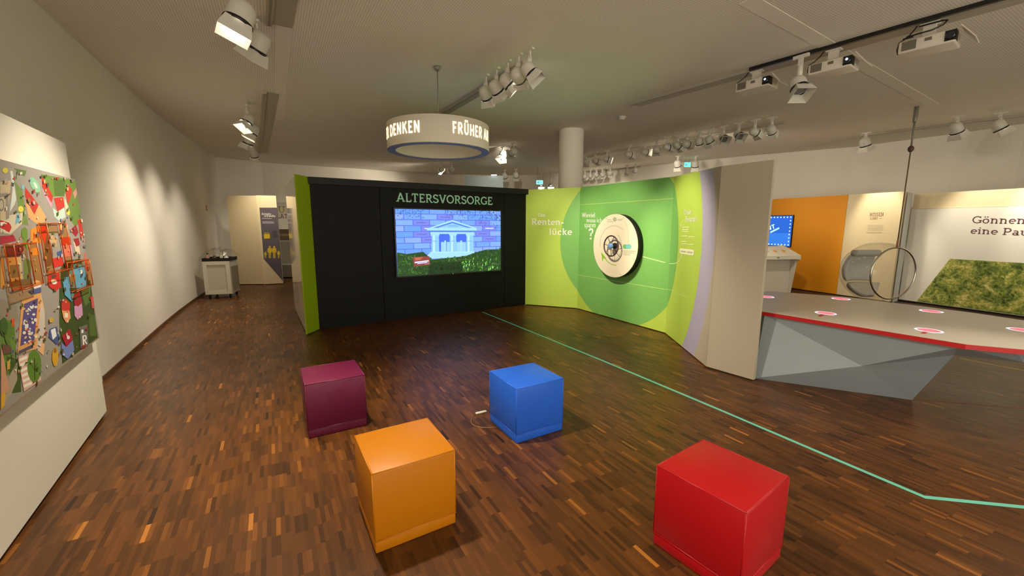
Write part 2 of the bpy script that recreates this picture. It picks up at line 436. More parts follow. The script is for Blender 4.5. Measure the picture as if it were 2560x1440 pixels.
def glyph_polys(text, w=0.13, serif=True, track=0.0, squeeze=1.0):
    out = []; X = 0.0
    def seg(x0, y0, x1, y1, ww, ext=0.0):
        l = math.hypot(x1 - x0, y1 - y0) or 1e-6; dx, dy = (x1 - x0) / l, (y1 - y0) / l
        nx, ny = -dy * ww / 2, dx * ww / 2
        x0 -= dx * ext; y0 -= dy * ext; x1 += dx * ext; y1 += dy * ext
        out.append([((X + px) * squeeze, py) for px, py in ((x0 + nx, y0 + ny), (x0 - nx, y0 - ny), (x1 - nx, y1 - ny), (x1 + nx, y1 + ny))])
    for ch in text:
        adv, prims = GL[ch]
        for p in prims:
            k = p[0]
            if k == 'L': seg(*p[1:], w)
            elif k == 't': seg(*p[1:], w * 0.75)
            elif k == 'v':
                if serif: seg(*p[1:], w * 0.55)
            elif k == 'S':
                if serif: seg(p[1] - p[3], p[2], p[1] + p[3], p[2], SERIF_T)
            elif k == 'd': seg(p[1] - w * .55, p[2], p[1] + w * .55, p[2], w * 1.1)
            elif k == 'C':
                _, cx, cy, rx, ry, a0, a1 = p; n = max(4, int(abs(a1 - a0) / 18))
                for i in range(n):
                    q0, q1 = [math.radians(a0 + (a1 - a0) * j / n) for j in (i, i + 1)]
                    pts = []
                    for q, sg in ((q0, 1), (q0, -1), (q1, -1), (q1, 1)):
                        pts.append(((X + cx + (rx + sg * w / 2) * math.cos(q)) * squeeze, cy + (ry + sg * w / 2) * math.sin(q)))
                    out.append(pts)
        X += adv + track
    return out, (X - track) * squeeze
def text_on(pl, text, L, R, top, m, parent, off, name='lettering', w=0.13, serif=True, lift=0.003, wlen=None):
    """text on a wall plane: L/R = pixels of the two baseline ends, top = pixel row of the cap line above L"""
    polys, W = glyph_polys(text, w, serif)
    s0, z0 = pl.px(*L); s1, z1 = pl.px(*R); _, zt = pl.px(L[0], top)
    sx = (s1 - s0) / W; sz = zt - z0; mb = MB()
    for p in polys:
        vs = [pl.at(s0 + x * sx, z0 + (z1 - z0) * x / W + y * sz, lift) for x, y in p]
        mb.add(vs, [tuple(range(len(vs)))])
    return mb.build(name, m, parent, off)

# ================================================================== THE SHELL
WALL_L = [(-1.21, -1.5), (-4.43, 4.26), (-5.03, 5.3), (-5.77, 6.6), (-6.42, 7.78), (-7.08, 9.05), (-7.72, 10.35), (-8.87, 12.75)]
WALL_B = [(-8.87, 12.75), (-8.1, 13.75), (-7.2, 14.35), (-5.4, 15.35), (-3.0, 16.9), (0.0, 17.2), (2.7, 16.2), (5.1, 13.9)]
WALL_R = [(5.1, 13.9), (6.79, 12.35), (8.75, 10.95), (9.7, 9.4), (10.1, 8.5), (10.7, 6.2), (11.0, 3.0), (11.0, -1.5)]
ROOM = WALL_L + WALL_B[1:] + WALL_R[1:]
def wall(name, pts):
    mb = MB(); t = 0.12
    P = [Vector((p[0], p[1])) for p in pts]; N = []
    for i in range(len(P)):
        d = (P[min(i + 1, len(P) - 1)] - P[max(i - 1, 0)]).normalized(); N.append(Vector((-d.y, d.x)))
    for i in range(len(P) - 1):
        a, b = P[i], P[i + 1]; c, d = b + N[i + 1] * t, a + N[i] * t
        mb.prism([tuple(a), tuple(b), tuple(c), tuple(d)], 0, HC)
    return struct(mb.build(name, 'wall'))
struct(wall('wall_left', WALL_L)); struct(wall('wall_back', WALL_B)); struct(wall('wall_right', WALL_R))
# skirting along the curved left wall
mb = MB()
for a, b in zip(WALL_L[1:], WALL_L[2:]):
    d = (Vector(b) - Vector(a)).normalized(); n = Vector((d.y, -d.x)) * 0.012
    mb.prism([a, b, (b[0] + n.x, b[1] + n.y), (a[0] + n.x, a[1] + n.y)], 0.0, 0.05)
struct(mb.build('baseboard_left', 'brown_skirt'))

# ---- floor: dark slab under end-on parquet strips, every strip its own bevelless block
fl = MB().prism([(p[0], p[1]) for p in ROOM], -0.10, -0.0015).build('floor', 'slab')
struct(fl)
def inside(px, py, poly):
    c = np.zeros(px.shape, bool); n = len(poly)
    for i in range(n):
        x0, y0 = poly[i]; x1, y1 = poly[(i + 1) % n]
        cond = ((y0 > py) != (y1 > py)) & (px < (x1 - x0) * (py - y0) / ((y1 - y0) if y1 != y0 else 1e-9) + x0)
        c ^= cond
    return c
ang = math.radians(120); du = np.array([math.cos(ang), math.sin(ang)]); dv = np.array([-du[1], du[0]])
SL, SW = 0.158, 0.0226
rng = np.random.default_rng(3)
us, vs_, ts = [], [], []
nrow = 140; ncol = 1000; left_ = 0; sh = 0.0
for j in range(-ncol // 2, ncol // 2):
    # a few neighbouring strips share their butt joints, the next few are shifted
    if left_ == 0:
        left_ = int(rng.integers(1, 6)); sh = float(rng.random())
    left_ -= 1
    i = np.arange(-30, nrow)
    us.append((i + sh) * SL); vs_.append(np.full(i.shape, j * SW))
us = np.concatenate(us); vs_ = np.concatenate(vs_)
cx = us * du[0] + vs_ * dv[0]; cy = us * du[1] + vs_ * dv[1]
keep = inside(cx, cy, ROOM) & (cy > 0.35) & (np.abs(cx) < 1.32 * cy + 0.9) & (cy < 16.2)
# parts of the hall hidden for good behind the black wall are left to the slab
cx, cy = cx[keep], cy[keep]
grp = np.sin(np.floor(us[keep] / SL) * 91.7 + np.floor(vs_[keep] / (SW * 4)) * 47.3) * 43758.5
grp = grp - np.floor(grp)
tone = np.clip(rng.normal(0.45, 0.10, cx.shape) + (grp - 0.5) * 0.22 + (rng.random(cx.shape) > 0.955) * rng.uniform(0.1, 0.42, cx.shape) - (rng.random(cx.shape) > 0.95) * 0.2, 0, 1)
depth = np.hypot(cx, cy)
q = (np.stack([cx, cy, np.zeros_like(cx)], 1) - np.array([0, 0, H])) @ CR.T
uu = 1280 + F * q[:, 0] / q[:, 2]; vv = 720 - F * q[:, 1] / q[:, 2]
vis = (q[:, 2] > 0.1) & (uu > 20) & (uu < 2540) & (vv < 1425)
# keep single strips off the spots where the cubes and the display panel stand
CUBES = [('orange', (-0.620, 2.189), 30.96), ('magenta', (-1.525, 3.342), 30.86), ('blue', (0.114, 3.272), 30.32), ('red', (1.062, 1.920), 36.25)]
for _, (bx, by), _a in CUBES:
    # strips under a cube, and those it hides from the camera, are not among the 300 that show
    vis &= ~(np.abs(np.arctan2(cx, cy) - math.atan2(bx, by)) < 0.42 / math.hypot(bx, by)) | (depth < math.hypot(bx, by) - 0.4)
PA0, PA1 = np.array([-2.3, 1.45]), np.array([-3.62, 3.47])
order = np.argsort(np.where(vis, depth, 1e9))
near = order[:300]
far = np.ones(len(cx), bool); far[near] = False
gap = 0.00012
def strip_corners():
    a = SL / 2 - gap; b = SW / 2 - gap
    return [(sa * a * du + sb * b * dv) for sa, sb in ((-1, -1), (1, -1), (1, 1), (-1, 1))]
cor = np.array(strip_corners())
def strips_mesh(name, X, Y, T):
    n = len(X)
    jit = rng.uniform(-0.0003, 0.0, n)
    top = np.zeros((n, 4, 3)); top[:, :, 0] = X[:, None] + cor[None, :, 0]; top[:, :, 1] = Y[:, None] + cor[None, :, 1]; top[:, :, 2] = jit[:, None]
    bot = top.copy(); bot[:, :, 2] = -0.002
    V = np.concatenate([top, bot], 1).reshape(-1, 3)
    base = (np.arange(n) * 8)[:, None, None]
    fpat = np.array([(0, 1, 2, 3), (0, 4, 5, 1), (1, 5, 6, 2), (2, 6, 7, 3), (3, 7, 4, 0)])
    Fc = (fpat[None] + base).reshape(-1, 4)
    me = bpy.data.meshes.new(name)
    me.vertices.add(len(V)); me.vertices.foreach_set('co', V.ravel())
    me.loops.add(Fc.size); me.loops.foreach_set('vertex_index', Fc.ravel().astype(np.int32))
    me.polygons.add(len(Fc)); me.polygons.foreach_set('use_smooth', np.zeros(len(Fc), bool)); me.polygons.foreach_set('loop_start', (np.arange(len(Fc)) * 4).astype(np.int32))
    me.update(calc_edges=True)
    a = me.attributes.new('tone', 'FLOAT', 'POINT'); a.data.foreach_set('value', np.repeat(T, 8).astype(np.float32))
    me.materials.append(M['parquet'])
    return me
fo = link('parquet_field', strips_mesh('parquet_field', cx[far], cy[far], tone[far]), fl)
fo['kind'] = 'stuff'
NT = 12
tone_meshes = [strips_mesh('parquet_strip', np.zeros(1), np.zeros(1), np.array([(k + 0.5) / NT])) for k in range(NT)]
for k in near:
    o = link('parquet_strip', tone_meshes[min(NT - 1, int(tone[k] * NT))], fl)
    o.location = (cx[k], cy[k], 0)

# ---- ceiling
ce = MB().prism([(p[0], p[1]) for p in ROOM], HC, HC + 0.12).build('ceiling', 'ceiling')
struct(ce)
TD = Vector((-0.528, 0.849)).normalized(); TN = Vector((TD.y, -TD.x))     # direction of every track, and across
def band(a, b, w, th, name, m, parent=None):
    a = Vector(a[:2]); b = Vector(b[:2]); d = (b - a).normalized(); n = Vector((d.y, -d.x)) * w / 2
    mb = MB().prism([tuple(a - n), tuple(b - n), tuple(b + n), tuple(a + n)], HC - th, HC)
    return mb.build(name, m, parent)
p0, p1 = atz(1868, 0, HC), atz(2330, 262, HC)
struct(band(p0, p1, 0.16, 0.004, 'trim_1', 'ceiling_band'))
p0, p1 = atz(709, 0, HC), atz(700, 300, HC)
struct(band(p0, p1, 0.14, 0.004, 'trim_2', 'ceiling_band'))
# round column
mb = MB().lathe([(0.26, 0), (0.26, HC)], 40, c=(1.26, 9.16, 0), cap0=False, cap1=False)
tag(struct(mb.build('column', 'wall')), 'round white column rising behind the lime partition', 'column')

# ================================================================== SEAT CUBES
def cube_mat(name, rgb):
    return mat(name, rgb, 0.42, bump=0.25, bump_scale=9.0, spec=0.4)
CUBE_RGB = {'orange': (190, 116, 4), 'magenta': (100, 20, 56), 'blue': (38, 102, 220), 'red': (176, 12, 20)}
CUBE_LBL = {'orange': 'orange leatherette seat cube on the parquet floor', 'magenta': 'dark magenta leatherette seat cube on the parquet floor',
            'blue': 'bright blue leatherette seat cube beside a white plug', 'red': 'bright red leatherette seat cube near the turquoise floor line'}
def cushion_mesh(w, h, seed):
    """upholstered upper block: subdivided box with soft corners and slightly uneven faces"""
    bm = bmesh.new(); bmesh.ops.create_cube(bm, size=1.0)
    for v in bm.verts: v.co = Vector((v.co.x * w, v.co.y * w, v.co.z * h))
    bmesh.ops.bevel(bm, geom=list(bm.edges), offset=0.011, segments=2, affect='EDGES', profile=0.5)
    return bm
def seat_cube(key, loc, deg):
    m = cube_mat('leatherette_' + key, CUBE_RGB[key])
    t = thing('seat_cube', CUBE_LBL[key], 'seat cube', (loc[0], loc[1], 0), math.radians(deg), 'leatherette seat cubes')
    W, HB, HT = 0.45, 0.068, 0.45
    bm_mesh('cushion', cushion_mesh(W, HT - HB, 1), m, t, True, (0, 0, HB + (HT - HB) / 2))
    bm = rounded_box((W - 0.006, W - 0.006, HB), 0.008, 2)
    bm_mesh('base_band', bm, m, t, True, (0, 0, HB / 2 + 0.0005))
    h = W / 2 - 0.004
    mb = MB()
    for z, hh in ((HT - 0.004, h), (HB + 0.001, h + 0.001)):
        pts = [(sx * hh, sy * hh, z) for sx, sy in ((-1, -1), (1, -1), (1, 1), (-1, 1))]
        for a, b in zip(pts, pts[1:] + pts[:1]): mb.tube([a, b], 0.004, 6)
    for sx in (-1, 1):
        for sy in (-1, 1): mb.tube([(sx * h, sy * h, HB), (sx * h, sy * h, HT - 0.006)], 0.0035, 6)
    mb.build('piping', m, t)
    return t
for key, loc, deg in CUBES: seat_cube(key, loc, deg)

# small white plug and its cord by the blue cube
pa, pb = atz(1189, 1036), atz(1216, 1030)
t = thing('cable_plug', 'white cable plug with thin cord lying by the blue cube', 'plug', (pa[0], pa[1], 0))
d = Vector((pb - pa)); L_ = d.length; ang_ = math.atan2(d.y, d.x)
bm = rounded_box((L_, 0.026, 0.016), 0.006, 2)
o = bm_mesh('plug_body', bm, mat('plug_white', (226, 222, 206), 0.4), t, True, (L_ / 2, 0, 0.0085)); o.rotation_euler = (0, 0, ang_)
cord = [atz(*p, 0.003) for p in ((1188, 1037), (1181, 1042), (1177, 1050), (1178, 1058), (1184, 1063), (1194, 1067), (1208, 1069), (1225, 1069), (1240, 1068))]
MB().tube([p - np.array([pa[0], pa[1], 0]) for p in cord], 0.0028, 6).build('cord', mat('cord_clear', (150, 120, 92), 0.3), t)

# ================================================================== FLOOR TAPES
def tape(px, w, name, m, label, widen=True):
    P = [Vector(atz(*p)[:2]) for p in px]; mb = MB()
    # mitred ribbon
    L, R = [], []
    for i, p in enumerate(P):
        d0 = (P[i] - P[i - 1]).normalized() if i else (P[1] - P[0]).normalized()
        d1 = (P[i + 1] - P[i]).normalized() if i + 1 < len(P) else d0
        n = Vector((-(d0 + d1).y, (d0 + d1).x)).normalized(); k = w / 2 / max(0.4, n.dot(Vector((-d0.y, d0.x))))
        L.append(p + n * k); R.append(p - n * k)
    for i in range(len(P) - 1):
        mb.prism([tuple(L[i]), tuple(L[i + 1]), tuple(R[i + 1]), tuple(R[i])], 0.0004, 0.0016)
    return tag(mb.build(name, m), label, 'floor line')
M['teal_tape'] = mat('teal_tape', (112, 206, 184), 0.5)
M['yellow_tape'] = mat('yellow_tape', (214, 186, 60), 0.5)
M['red_tape'] = mat('red_tape', (150, 70, 56), 0.5)
M['grey_tape'] = mat('pale_tape', (150, 132, 100), 0.5)
tape([(1206, 780), (1500, 899), (1800, 1025), (2060, 1136), (2312, 1243), (2560, 1268), (2700, 1282)], 0.032, 'floor_tape', 'teal_tape', 'turquoise guide line taped across the parquet floor')
tape([(2400, 896), (2560, 927), (2640, 943)], 0.03, 'floor_tape', 'yellow_tape', 'yellow guide line on the floor below the table')
tape([(2398, 906), (2560, 941), (2640, 958)], 0.02, 'floor_tape', 'grey_tape', 'pale beige guide line beside the yellow floor line')
tape([(2292, 998), (2560, 1021), (2640, 1028)], 0.014, 'floor_tape', 'red_tape', 'thin dull red guide line running from the table base')

# ================================================================== LEFT PANEL WITH TOWN PICTURE
PLA, PLB = atz(268, 1035), atz(0, 1415)
PL = Plane(PLA, PLB)
LEN = 3.0
def slab(pl, s0, s1, z0, z1, front, back):
    mb = MB()
    a, b = pl.at(s0, 0, front), pl.at(s1, 0, front); c, d = pl.at(s1, 0, back), pl.at(s0, 0, back)
    return mb.prism([a[:2], b[:2], c[:2], d[:2]], z0, z1)
base = (PLA[0], PLA[1], 0)
t = thing('display_panel', 'tall freestanding cream display panel carrying the town picture', 'panel', base)
slab(PL, 0, LEN, 0.03, 2.325, 0, -0.07).build('panel_body', 'white', t, base)
slab(PL, 0.06, LEN, 0.0, 0.03, -0.02, -0.06).build('plinth', 'plinth', t, base)
PB = Plane(PLA, PLB, 0.055)
s_r, z_t = PB.px(188, 449); _, z_b = PB.px(244, 848)
t = thing('town_picture', 'colourful illustrated town picture board with orange acrylic boxes', 'picture', (PLA[0], PLA[1], 0))
M['board_edge'] = mat('picture_edge', (150, 132, 112), 0.5)
slab(PB, s_r, LEN - 0.1, z_b, z_t, 0, -0.05).build('board', 'board_edge', t, base)
def pfn(pl, clip=None):
    def f(p, o):
        s, z = pl.px(*p)
        if clip: s = min(max(s, clip[0]), clip[1]); z = min(max(z, clip[2]), clip[3])
        return pl.at(s, z, 0.0006 + o)
    return f
clip = (s_r + 0.004, LEN - 0.11, z_b + 0.012, z_t - 0.002)
pt = Paint(pfn(PB, clip))
c1 = lambda x, y: (x / 4.2367, 380 + y / 4.2367)
c2 = lambda x, y: (x / 4.0, 700 + y / 4.0)
def P1(rgb, *p): pt.poly([c1(*q) for q in p], rgb)
def P2(rgb, *p): pt.poly([c2(*q) for q in p], rgb)
def sz(s, z):      # picture point by distance along the board and height, as a pixel
    q = PB.at(s, z); v = CR @ (np.array(q) - np.array([0, 0, H])); return (1280 + F * v[0] / v[2], 720 - F * v[1] / v[2])
RED, DRED, GRN, DGR, STR, PALE = (196, 56, 46), (160, 36, 48), (104, 138, 62), (62, 82, 40), (158, 154, 146), (208, 218, 200)
def board_poly(pts, rgb):
    pt.k += 1; b = len(pt.v)
    pt.v += [PB.at(s, z, 0.0006 + pt.k * pt.step) for s, z in pts]; pt.f.append(tuple(range(b, b + len(pts)))); pt.c.append(rgb)
board_poly([(clip[0], clip[2]), (clip[1], clip[2]), (clip[1], clip[3]), (clip[0], clip[3])], STR)
# meadow and lawn patches
P1(GRN, (430, 235), (800, 300), (860, 700), (780, 780), (690, 440), (560, 480)); P1((84, 112, 52), (560, 280), (690, 300), (680, 470), (580, 470))
P1((120, 146, 80), (150, 300), (230, 400), (300, 780), (210, 760), (170, 420)); P1((96, 128, 66), (140, 170), (280, 200), (260, 260), (210, 240))
P1(GRN, (780, 480), (850, 520), (870, 720), (800, 800), (730, 700)); P1(DGR, (690, 1150), (850, 1130), (960, 1440), (640, 1440), (640, 1230))
P1((126, 150, 84), (220, 820), (290, 830), (300, 1050), (240, 990)); P1((110, 128, 70), (240, 1120), (330, 1150), (320, 1370), (250, 1360))
P1((118, 92, 58), (60, 1370), (330, 1340), (340, 1400), (90, 1440))
P2(GRN, (0, 400), (140, 380), (160, 760), (100, 940), (0, 1000)); P2((70, 96, 46), (60, 760), (200, 800), (210, 1120), (70, 1140), (90, 940))
P2(DGR, (590, 60), (900, 0), (978, 580), (620, 840), (590, 420)); P2((92, 118, 56), (800, 60), (900, 60), (900, 220), (850, 260)); P2((86, 110, 52), (880, 330), (950, 360), (965, 560), (900, 560))
P2((150, 140, 122), (0, 190), (160, 230), (190, 420), (0, 390)); P2((176, 164, 140), (100, 940), (170, 820), (170, 1000), (110, 1140), (0, 1290), (0, 1180))
# pale squares and paths
P1((214, 204, 176), (0, 690), (240, 640), (230, 760), (110, 870), (0, 850)); P1((200, 184, 150), (0, 320), (115, 300), (100, 440), (60, 720), (0, 720)); P1((148, 140, 134), (0, 440), (80, 430), (95, 700), (60, 720), (55, 470), (0, 480))
pt.ell(*c1(12, 560), 7, 16, (112, 106, 100)); pt.ell(*c1(12, 560), 5, 12, (190, 180, 158))
P1((214, 222, 214), (105, 200), (130, 200), (170, 500), (150, 560), (100, 640), (130, 400)); P1((90, 84, 92), (120, 320), (150, 330), (140, 370), (115, 360))
# houses with red roofs
P1((226, 172, 112), (262, 500), (360, 660), (410, 560), (470, 660), (500, 730), (390, 760), (300, 700)); P1(RED, (265, 372), (405, 560), (362, 668), (262, 462))
P1((206, 158, 176), (440, 370), (545, 540), (560, 480), (540, 600), (460, 440)); P1(RED, (440, 250), (560, 470), (545, 540), (445, 370))
P1((196, 216, 204), (555, 590), (605, 632), (680, 590), (692, 690), (622, 732), (572, 682)); P1(RED, (568, 488), (665, 476), (682, 580), (605, 632))
P1((202, 206, 170), (680, 480), (715, 560), (735, 640), (700, 660), (682, 580)); P1(RED, (690, 420), (722, 350), (762, 400), (750, 470), (716, 562))
P1((206, 150, 142), (770, 430), (805, 385), (815, 440), (790, 500)); P1(DRED, (742, 830), (800, 768), (830, 850), (800, 900)); P1(RED, (820, 720), (860, 710), (885, 910), (850, 920))
P1((222, 152, 184), (650, 990), (752, 980), (768, 1100), (672, 1112)); P1(RED, (640, 902), (742, 900), (752, 984), (648, 992)); P1((226, 206, 180), (770, 940), (840, 1010), (850, 1100), (800, 1060)); P1(DRED, (775, 920), (830, 910), (845, 980), (805, 1005))
P1((214, 120, 112), (885, 1060), (910, 1080), (935, 1240), (905, 1230))
P1((224, 150, 60), (320, 820), (400, 780), (440, 960), (320, 980)); P1((232, 178, 96), (330, 1020), (400, 1010), (410, 1090), (340, 1100)); P1((206, 66, 44), (350, 850), (372, 880), (350, 950)); P1((196, 96, 60), (380, 870), (420, 840), (430, 930))
P1((216, 70, 58), (430, 780), (490, 780), (495, 900), (470, 980), (440, 900)); P1((120, 100, 84), (495, 850), (540, 900), (560, 1090), (540, 1200), (480, 1220), (470, 980)); P1((206, 170, 120), (530, 900), (600, 910), (590, 1010), (540, 990))
P1((178, 40, 64), (0, 890), (140, 880), (170, 940), (0, 980)); P1((120, 40, 52), (60, 1010), (240, 980), (250, 1040), (200, 1110), (70, 1110)); P1((206, 178, 116), (80, 1120), (215, 1110), (235, 1340), (100, 1380)); P1((132, 130, 112), (95, 1200), (200, 1190), (215, 1320), (115, 1340))
P1((214, 150, 70), (0, 1120), (30, 1120), (50, 1440), (0, 1440))
P1((206, 44, 52), (0, 720), (100, 752), (118, 800), (95, 850), (0, 800)); P1((240, 238, 228), (0, 745), (50, 740), (50, 780), (0, 780))
pt.ell(*c1(365, 350), 10, 22, (138, 198, 160), -28); pt.ell(*c1(372, 352), 3, 9, (224, 236, 222), -28)
pt.ell(*c1(50, 195), 7, 7, (224, 206, 80)); pt.ell(*c1(215, 605), 7, 8, (230, 216, 96)); P1((118, 178, 206), (170, 660), (210, 650), (200, 740), (160, 770)); P1((126, 196, 214), (225, 350), (250, 350), (245, 400), (225, 390))
pt.ell(*c1(255, 860), 8, 15, (110, 148, 60)); pt.ell(*c1(720, 640), 4, 7, (226, 214, 70)); P1((96, 118, 176), (630, 780), (665, 760), (670, 860), (640, 880)); pt.ell(*c1(640, 800), 3, 9, (230, 234, 236), 10)
P1((96, 164, 196), (740, 1205), (800, 1185), (860, 1190), (915, 1290), (905, 1440), (690, 1440), (672, 1330), (720, 1320)); pt.ell(*c1(770, 1340), 7, 12, (150, 138, 84)); pt.ell(*c1(862, 1300), 3, 9, (60, 70, 80), 20); pt.ell(*c1(858, 1270), 3, 5, (238, 240, 236))
P1((206, 58, 54), (500, 1300), (620, 1270), (645, 1440), (510, 1440)); pt.ell(*c1(560, 1370), 6, 5, (244, 240, 224)); pt.ell(*c1(560, 1320), 5, 5, (90, 90, 110))
P1((212, 52, 46), (540, 1130), (660, 1105), (665, 1200), (560, 1230)); P1((70, 92, 150), (600, 1060), (650, 1040), (650, 1110), (610, 1110))
# lower half: orange shop front, striped stair, trees, cars, houses
P2((226, 166, 104), (212, 196), (404, 128), (362, 690), (168, 744)); P2((232, 184, 132), (404, 128), (440, 300), (450, 560), (430, 760), (362, 690)); P2((206, 198, 186), (405, 230), (440, 320), (440, 560), (380, 720), (365, 680))
P2((92, 84, 138), (236, 240), (376, 180), (340, 598), (196, 662)); P2((84, 88, 112), (178, 712), (325, 642), (327, 678), (182, 742))
for k in range(46):
    x = 225 + rnd.random() * 130; y = 230 + rnd.random() * 400
    pt.ell(*c2(x, y - (x - 220) * 0.35 + 40), 1.8 + rnd.random() * 2.4, 1.6 + rnd.random() * 3.4, rnd.choice([(240, 238, 230), (236, 228, 206), (206, 80, 66), (226, 190, 120), (220, 226, 236)]), rnd.random() * 90)
P2((226, 184, 166), (168, 770), (275, 735), (322, 1040), (400, 960), (404, 1000), (232, 1118))
for k in range(6):
    y = 790 + k * 52
    P2((244, 242, 230), (182 + k * 9, y), (262 + k * 9, y - 34), (266 + k * 9, y - 6), (188 + k * 9, y + 28))
P2((86, 58, 36), (350, 940), (366, 940), (372, 1060), (352, 1066)); pt.ell(*c2(335, 862), 18, 41, (96, 136, 52)); pt.line([c2(340, 1000), c2(336, 780)], 2.2, (58, 66, 34)); pt.line([c2(336, 900), c2(312, 850)], 1.5, (58, 66, 34)); pt.line([c2(338, 880), c2(368, 830)], 1.5, (58, 66, 34))
pt.ell(*c2(85, 540), 12, 30, (96, 128, 56)); pt.ell(*c2(30, 470), 10, 24, (70, 104, 48)); pt.ell(*c2(120, 630), 8, 20, (110, 142, 66)); P2((214, 92, 50), (105, 390), (135, 380), (135, 460), (110, 470))
P2((214, 160, 128), (0, 660), (30, 780), (80, 1090), (60, 1130), (0, 1140)); P2((226, 176, 60), (0, 1140), (45, 1120), (40, 1250), (0, 1300)); P2((112, 88, 74), (10, 640), (100, 660), (110, 730), (20, 750))
P2((206, 170, 80), (60, 820), (95, 790), (90, 890), (60, 900))
P2((72, 92, 152), (490, 490), (560, 466), (592, 590), (562, 646), (480, 572)); P2((236, 240, 240), (500, 500), (545, 480), (560, 560), (520, 600)); pt.ell(*c2(545, 770), 8, 24, (218, 168, 52)); pt.ell(*c2(543, 705), 4, 7, (160, 110, 40)); pt.ell(*c2(505, 400), 6, 7, (206, 174, 60))
P2((120, 136, 196), (604, 622), (656, 672), (720, 600), (736, 702), (672, 792), (608, 742)); P2((172, 34, 56), (610, 562), (690, 488), (722, 592), (656, 672)); pt.ell(*c2(676, 575), 4, 5, (232, 220, 206))
P2((226, 158, 108), (610, 300), (690, 308), (700, 380), (660, 436), (625, 380)); P2(RED, (606, 204), (650, 190), (692, 230), (690, 312), (608, 306)); P2((238, 232, 214), (640, 330), (672, 332), (672, 376), (640, 376))
P2((206, 152, 190), (735, 262), (812, 232), (822, 350), (772, 400), (740, 360)); P2(DRED, (728, 150), (790, 118), (816, 230), (772, 266), (736, 250))
P2((112, 112, 110), (788, 470), (866, 444), (878, 656), (800, 690)); P2((240, 240, 232), (806, 500), (826, 494), (828, 528), (808, 534))
pt.line([c2(822, 560), c2(830, 650)], 3.4, (240, 240, 232)); pt.line([c2(822, 562), c2(850, 556), c2(856, 590), c2(830, 606)], 3.0, (240, 240, 232)); pt.line([c2(838, 604), c2(862, 640)], 3.2, (240, 240, 232)); P2((150, 40, 40), (804, 664), (850, 650), (852, 676), (806, 690))
pt.ell(*c2(360, 50), 11, 12, (240, 232, 222)); P2((80, 96, 150), (275, 110), (400, 70), (404, 120), (310, 138)); P2((206, 52, 46), (470, 20), (590, 0), (600, 60), (550, 120), (480, 60)); pt.ell(*c2(535, 20), 7, 6, (244, 240, 226))
P2((96, 164, 196), (620, 20), (680, 0), (690, 110), (735, 140), (715, 220), (640, 150))
P2((214, 92, 84), (900, 170), (925, 165), (938, 290), (912, 280))
# little people and lamps
for k in range(95):
    x = rnd.uniform(6, 222); y = rnd.uniform(440, 930)
    if y > 1080 - x * 0.95: continue
    pt.ell(x, y, rnd.uniform(0.9, 1.7), rnd.uniform(1.8, 3.6), rnd.choice([(238, 236, 224), (60, 54, 58), (214, 70, 58), (96, 120, 180), (232, 200, 90), (230, 150, 160), (236, 226, 196)]), rnd.uniform(-20, 20))
for k in range(150):
    x = rnd.uniform(4, 225); y = rnd.uniform(430, 930)
    if y > 1080 - x * 0.95: continue
    w_, h_ = rnd.uniform(1.2, 3.2), rnd.uniform(1.5, 5.0); a = rnd.uniform(-0.5, 0.5)
    pt.poly([(x - w_, y - h_ + a * w_), (x + w_, y - h_ - a * w_), (x + w_, y + h_ - a * w_), (x - w_, y + h_ + a * w_)], rnd.choice([(122, 118, 112), (186, 178, 160), (84, 106, 50), (70, 88, 44), (206, 168, 120), (170, 60, 50), (226, 220, 204), (92, 84, 76), (150, 120, 90)]))
# the stretch of the board left of the photograph
for k in range(60):
    s = rnd.uniform(2.05, LEN - 0.25); z = rnd.uniform(z_b + 0.1, z_t - 0.15)
    if k % 3 == 0:
        board_poly([(s - .07, z), (s + .07, z), (s + .07, z + .06), (s - .07, z + .06)], rnd.choice([(226, 200, 160), (206, 214, 206), (222, 170, 120)])); board_poly([(s - .08, z + .06), (s + .08, z + .06), (s, z + .12)], RED)
    else:
        board_poly([(s + .05 * math.cos(q), z + .07 * math.sin(q)) for q in [i * math.pi / 5 for i in range(10)]], rnd.choice([GRN, DGR, (120, 146, 80)]))
pt.build('printed_scene', 'print', t, base)
M['orange_acryl'] = clear_mat('orange_acrylic', (1.0, 0.76, 0.5), 0.3, 0.05)
M['orange_edge'] = mat('orange_acrylic_edge', (206, 84, 14), 0.25)
def acrylic_box(pxs, depth):
    q = [PB.px(*p) for p in pxs]
    s0 = (q[1][0] + q[2][0]) / 2; s1 = (q[0][0] + q[3][0]) / 2; zt = (q[0][1] + q[1][1]) / 2; zb = (q[2][1] + q[3][1]) / 2
    mb = MB(); th = 0.008
    for (a0, a1, b0, b1) in ((s0, s0 + th, zb, zt), (s1 - th, s1, zb, zt), (s0, s1, zb, zb + th), (s0, s1, zt - th, zt)):
        A, Bq, Cq, Dq = PB.at(a0, 0, 0.008), PB.at(a1, 0, 0.008), PB.at(a1, 0, depth), PB.at(a0, 0, depth)
        mb.prism([A[:2], Bq[:2], Cq[:2], Dq[:2]], b0, b1)
    o = mb.build('acrylic_box', 'orange_acryl', t, base)
    mb = MB()
    for dd in (0.010, depth):
        c = [PB.at(s, z, dd) for s, z in ((s0, zb), (s1, zb), (s1, zt), (s0, zt))]
        for a, b in zip(c, c[1:] + c[:1]): mb.tube([a, b], 0.0024, 6)
    mb.build('glowing_edge', 'orange_edge', o, base)
acrylic_box([(6, 612), (66, 606), (80, 710), (20, 728)], 0.045)
acrylic_box([(92, 560), (146, 556), (157, 672), (110, 684)], 0.045)
acrylic_box([(163, 657), (208, 648), (218, 716), (173, 728)], 0.035)

